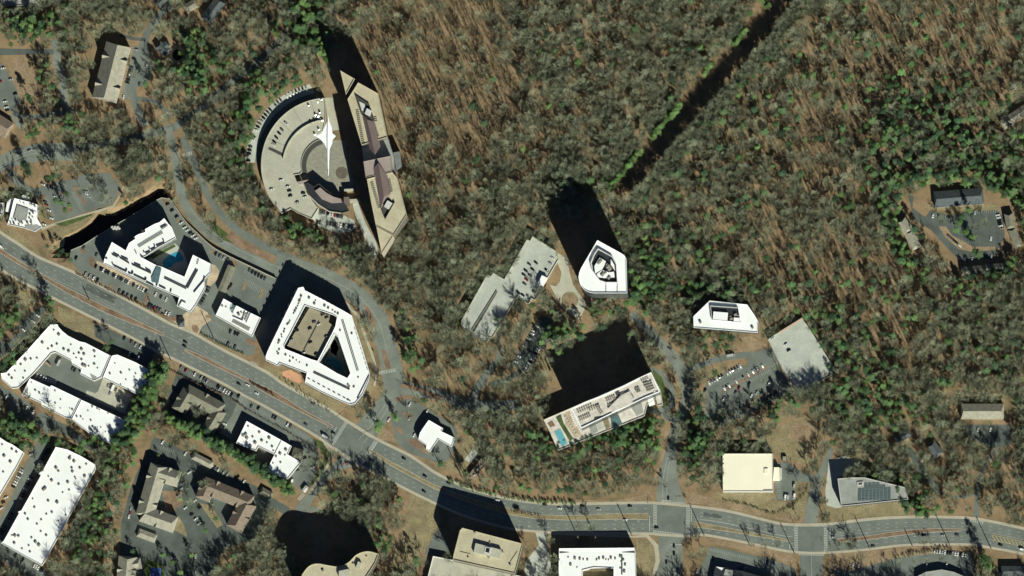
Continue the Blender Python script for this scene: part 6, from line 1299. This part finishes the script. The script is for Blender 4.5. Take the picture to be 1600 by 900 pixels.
SPECIAL = [(88, 388, .7, 4), (98, 393, .8, 0), (106, 399, .7, 4), (92, 400, .7, 2), (75, 386, .6, 0), (112, 408, .7, 4), (70, 340, .4, 1), (64, 336, .4, 3), (20, 246, .3, 3), (333, 788, .6, 1), (338, 812, .8, 3), (282, 780, .7, 3), (270, 880, .9, 1), (255, 868, .9, 1), (283, 895, .9, 3), (248, 712, .5, 3), (322, 830, .8, 1), (300, 868, .8, 3), (208, 862, .7, 0), (43, 263, 1.5, 4), (46, 272, 1.2, 4), (38, 258, 1.1, 4), (594, 664, 1.35, 2), (590, 672, 1.2, 1), (1541, 880, 1.6, 2), (1536, 873, 1.3, 1), (1546, 888, 1.4, 3), (78, 468, 1.1, 4), (82, 475, 1.1, 4), (28, 480, 1.2, 4), (30, 492, 1.1, 2), (15, 500, 1.1, 4), (168, 545, 1.0, 2), (176, 535, .9, 4), (256, 590, 1.4, 2), (256, 575, 1.2, 1),
           (229, 133, 1.0, 4), (44, 152, 1.0, 4), (48, 158, 1.0, 2), (106, 305, .9, 4), (98, 318, 1.0, 4), (103, 330, .9, 4), (110, 322, .9, 4), (88, 315, 1.0, 4), (1505, 340, 1.1, 0), (1500, 350, 1.2, 1), (1510, 365, 1.2, 1), (1520, 372, 1.2, 3), (1495, 360, 1.0, 3), (1515, 330, 1.0, 2), (1530, 400, 1.1, 2), (1524, 395, 1.1, 4), (1430, 360, 1.2, 4), (1440, 372, 1.1, 0),
           (620, 655, 1.0, 1), (616, 650, .9, 3), (255, 108, 1.0, 1), (1060, 650, 1.2, 4), (1093, 642, 1.4, 4), (1100, 655, 1.3, 4), (1090, 655, 1.2, 4), (1295, 575, .8, 4), (1250, 610, .9, 2), (777, 500, .8, 4)]
pines += SPECIAL
for p in ((150, 282), (165, 300), (145, 295), (158, 310), (170, 312), (110, 265), (95, 262), (128, 300), (210, 118), (240, 100), (320, 645), (308, 648), (600, 470), (585, 520), (595, 600), (600, 615), (650, 625), (662, 632), (690, 640), (710, 640), (640, 650), (720, 655), (820, 545), (830, 520), (850, 560), (845, 575), (1010, 545), (1025, 560), (1055, 560), (1090, 602), (1190, 596), (1215, 575), (1178, 634), (1130, 645), (1120, 664), (1145, 640), (1510, 330), (1540, 350), (1525, 355), (1470, 345), (290, 770), (300, 790), (320, 760), (285, 745), (350, 720), (560, 650), (505, 740), (490, 720), (478, 730), (500, 725), (1080, 870), (1040, 760), (1025, 755), (905, 822), (925, 825), (860, 845), (1270, 760), (1285, 755), (1310, 850), (1330, 852), (1345, 870), (1175, 850), (1195, 853), (1215, 850), (80, 640), (60, 655), (110, 660), (45, 620), (75, 480), (50, 425), (60, 435), (65, 250), (85, 255), (330, 360), (345, 375), (1450, 745), (1460, 765), (1438, 715), (1470, 735), (130, 225), (150, 232), (180, 222), (200, 215), (235, 210), (160, 220), (215, 222), (120, 245), (245, 200), (265, 230), (300, 270), (310, 300), (320, 285), (285, 260), (300, 200), (330, 160), (345, 150), (360, 135), (380, 115), (310, 185), (295, 215)):
    bare.append((p[0], p[1], RF.uniform(.75, 1.15), RF.randrange(6)))
for p in [(1385 + i * 21 + RF.uniform(-2, 2), 882 - i * 2.2) for i in range(6)] + [(1310, 857), (1330, 855), (1440, 848), (1446, 848), (1455, 848)]: bare.append((p[0], p[1], .6, 5))
for seg in ([(925, -10), (955, 30)], [(850, 130), (800, 195)], [(700, 285), (670, 320)], [(565, 460), (500, 530), (440, 600)], [(385, 665), (330, 735), (285, 790), (250, 835)]):
    q = Z('l', seg)
    for p in ROW(q, int(lens_(q)[-1] / 1.7), 2.8): pines.append((p[0] + 2, p[1] + 2, RF.uniform(.65, .9), 3))
# shaded cars in the hollow trees over the deck edge
for p in ((770, 470), (763, 480), (782, 490), (790, 478), (800, 462)): bare.append((p[0] + 22, p[1] + 40, 1.3, RF.randrange(6)))
for p in ((1245, 622), (1262, 618), (1280, 608), (1300, 598)): bare.append((p[0], p[1], 1.15, RF.randrange(6)))

LMK = [('the long pointed office', 590, 250), ('the ring deck', 455, 260), ('the wedge tower', 943, 420), ('the stepped parking deck', 800, 450), ('the hotel with the pool terrace', 945, 640), ('the hexagonal office', 1135, 497), ('the square concrete deck', 1253, 555), ('the east lot', 1160, 610), ('the cluster lot', 1500, 360),
       ('the cream roofed store', 1168, 740), ('the solar roofed building', 1360, 768), ('the two toned roof house', 1535, 645), ('the third junction', 1268, 842), ('the ramp junction', 1050, 812), ('the big intersection', 552, 692), ('the curved bank', 685, 680), ('the beige office at the bottom', 760, 865), ('the curved high-rise', 530, 890), ('the L shaped store', 420, 705),
       ('the tan roofed apartment house', 245, 775), ('the brown roofed apartment house', 355, 785), ('the biggest white roof', 75, 790), ('the retail service court', 110, 600), ('the white complex with two courts', 500, 545), ('the white hotel by the creek', 240, 415), ('the irregular club building', 38, 332), ('the lot beside the club building', 125, 300), ('the upper left apartment house', 175, 113), ('the brown lawn at the left', 45, 125),
       ('the round stone pond', 277, 86), ('the middle of the treeless cut', 1060, 170), ('the top end of the treeless cut', 1215, 20), ('the lower end of the treeless cut', 950, 300), ('the house at the right edge', 1590, 185), ('the top right corner', 1600, 0), ('the top edge above the long pointed office', 600, 0), ('the top centre of the picture', 800, 0), ('the top edge left of the ring deck', 430, 10),
       ('the parkway bend', 590, 500), ('the sunken lot', 825, 540), ('the slate roofed house by the narrow driveway', 1461, 702), ('the dirt clearing', 1240, 680), ('the open brown slope', 740, 160), ('the right edge halfway down', 1600, 520), ('the wooded middle of the east side', 1370, 430), ('the upper middle of the east woods', 1330, 220), ('the west end of the boulevard', 0, 390)]
DIRS = ['east', 'north-east', 'north', 'north-west', 'west', 'south-west', 'south', 'south-east']
def zone(x, y):
    n, lx, ly = min(LMK, key=lambda z: (z[1] - x) ** 2 + (z[2] - y) ** 2); d = math.hypot(lx - x, ly - y)
    k = DIRS[int(round(math.degrees(math.atan2(ly - y, x - lx)) / 45)) % 8]
    return f'{"near, " if d < 45 else "well " if d > 95 else ""}{k} of {n}', n
def place(lst, protos, nm, cat, desc, limit, stuff_name):
    inside = lambda q: -2 < q[0] < 1602 and -2 < q[1] < 902
    order = sorted(range(len(lst)), key=lambda i: (not inside(lst[i]), -lst[i][2] * (1 + 0.02 * lst[i][3])))
    sel = set(order[:limit])
    for i in order[:limit]:
        x, y, s_, v_ = lst[i]; c = P(x, y); z_, ln = zone(x, y); tr, cr, _ = protos[v_]; wd_ = ('broad ' if s_ > 1.2 else 'mid-sized ') if cat[0] == 'l' else ['tapering ', 'light ', 'tall ', 'low light ', 'dark '][v_]
        T = bpy.data.objects.new(nm, None); COL.objects.link(T); T.location = (c[0], c[1], 0); T.scale = (s_, s_, s_); T.rotation_euler = (0, 0, RF.uniform(0, 6.28))
        tag(T, f'{wd_}{desc} {z_}', cat, f'larger {cat}s around {ln}')
        for n_, me in (('trunk', tr), ('crown', cr)):
            o = bpy.data.objects.new(n_, me); COL.objects.link(o); o.parent = T
    scatter(stuff_name, [lst[i] for i in range(len(lst)) if i not in sel], [p[2] for p in protos])
def scatter(name, pts, mes, zf=None):
    me = bpy.data.meshes.new(name)
    me.from_pydata([(*P(p[0], p[1]), p[4] if len(p) > 4 else 0) for p in pts], [], [])
    for an, ty, vals in (('rz', 'FLOAT', [RF.uniform(0, 6.28) for _ in pts]), ('sc', 'FLOAT', [p[2] for p in pts]), ('ix', 'INT', [p[3] for p in pts])):
        at = me.attributes.new(an, ty, 'POINT'); at.data.foreach_set('value', vals)
    o = link(name, me); tag(o, kind='stuff')
    ng = bpy.data.node_groups.new(name + '_scatter', 'GeometryNodeTree')
    ng.interface.new_socket('Geometry', in_out='INPUT', socket_type='NodeSocketGeometry'); ng.interface.new_socket('Geometry', in_out='OUTPUT', socket_type='NodeSocketGeometry')
    N = ng.nodes; L = ng.links
    gi, go = N.new('NodeGroupInput'), N.new('NodeGroupOutput'); iop = N.new('GeometryNodeInstanceOnPoints'); jn = N.new('GeometryNodeJoinGeometry')
    m2p = N.new('GeometryNodeMeshToPoints'); L.new(gi.outputs[0], m2p.inputs['Mesh'])
    for k, mm in enumerate(mes):
        po = bpy.data.objects.new('prototype_' + mm.name, mm)
        oi = N.new('GeometryNodeObjectInfo'); oi.inputs['Object'].default_value = po; oi.inputs['As Instance'].default_value = True
        L.new(oi.outputs['Geometry'], jn.inputs[0])
    def att(n_, ty):
        a = N.new('GeometryNodeInputNamedAttribute'); a.data_type = ty; a.inputs['Name'].default_value = n_
        return a.outputs['Attribute']
    L.new(m2p.outputs[0], iop.inputs['Points']); L.new(jn.outputs[0], iop.inputs['Instance'])
    iop.inputs['Pick Instance'].default_value = True
    L.new(att('ix', 'INT'), iop.inputs['Instance Index']); L.new(att('sc', 'FLOAT'), iop.inputs['Scale'])
    cx = N.new('ShaderNodeCombineXYZ'); L.new(att('rz', 'FLOAT'), cx.inputs[2]); L.new(cx.outputs[0], iop.inputs['Rotation'])
    L.new(iop.outputs[0], go.inputs[0])
    md = o.modifiers.new('scatter', 'NODES'); md.node_group = ng
cell = {}
for p in pines: cell.setdefault((int(p[0] // 6), int(p[1] // 6)), []).append(p)
def near_pine(x, y, r=5.0):
    return any(math.hypot(p[0] - x, p[1] - y) < r * p[2] for i in (-1, 0, 1) for j in (-1, 0, 1) for p in cell.get((int(x // 6) + i, int(y // 6) + j), ()))
bare = [p for p in bare if not near_pine(p[0], p[1], 6.5)]
place([(a, b_, c_, d) for a, b_, c_, d in bare], BT, 'leafless_tree', 'leafless tree', 'grey leafless tree', 290, 'leafless_woodland')
place(pines, PT, 'pine_tree', 'evergreen tree', 'green evergreen', 290, 'evergreen_woodland')
scatter('slender_woodland', slim, [p[2] for p in BR])
# shrubs: green edge of the cut, verges, islands, hedges
sh = []
def hedge(pts, n, j, s0=.8, s1=1.4, ix=(0, 1)): 
    for p in ROW(pts, n, j): sh.append((p[0], p[1], RF.uniform(s0, s1), RF.choice(ix)))
for pts in ([(940, 0), (955, 30)], [(860, 120), (800, 190)], [(700, 290), (680, 310)], [(565, 465), (500, 525), (450, 595)], [(380, 670), (330, 730), (285, 790), (245, 830)]):
    q = Z('l', pts); L = lens_(q)[-1]; hedge([(a - 3, b_ - 2) for a, b_ in q], int(L * 2.2), 3, 1.0, 1.7, (1,))
hedge([(394, 600), (405, 606), (427, 617)], 14, .6, .9, 1.2, (0,)); hedge([(120, 428), (180, 458), (240, 486), (262, 496)], 90, 1, .5, .8, (0,)); hedge([(313, 521), (345, 538), (380, 553)], 44, 1, .5, .8, (0, 2))
hedge([(700, 752), (745, 766), (790, 776), (840, 784), (900, 786)], 110, 3, .8, 1.4, (0, 1, 2)); hedge([(845, 806), (825, 803), (800, 800)], 14, 1.5, .6, 1, (0,)); hedge([(805, 797), (812, 799)], 6, 1, 1.3, 1.8, (0,))
hedge([(1130, 782), (1170, 790), (1195, 800), (1212, 803), (1240, 790), (1258, 770), (1262, 758)], 80, 1, .5, .9, (0, 2)); hedge([(1480, 855), (1440, 862), (1400, 872)], 40, 3, .6, 1, (0, 2)); hedge([(1345, 845), (1300, 850)], 8, 3, .6, 1, (2,))
hedge([(385, 640), (440, 670), (480, 694), (498, 712)], 60, .8, .4, .7, (0,)); hedge([(1105, 660), (1160, 640), (1215, 622), (1245, 612)], 60, 2, .7, 1.3, (0, 1, 2)); hedge([(540, 480), (548, 520), (560, 560), (575, 600)], 50, 3, .5, .9, (0, 2)); hedge([(440, 590), (480, 620), (520, 645)], 50, 4, .4, .8, (0, 2))
hedge([(240, 566), (300, 596), (360, 622), (385, 640)], 70, 1, .6, .9, (0,)); hedge([(1340, 740), (1370, 745), (1395, 755)], 40, 5, .9, 1.6, (1, 0))
for _ in range(1500):
    x, y = RF.uniform(0, 1600), RF.uniform(0, 900)
    if free(x, y, 2) and RF.random() < .25 + G(x, y, PINE): sh.append((x, y, RF.uniform(.6, 1.4), RF.choice((0, 0, 1, 2))))
scatter('shrubs', sh, [SHR, SHRL, SHRB])
print('CARS', NC[0], 'bare', len(bare), 'pines', len(pines), 'slim', len(slim), 'shrubs', len(sh), 'objects', len(bpy.data.objects))
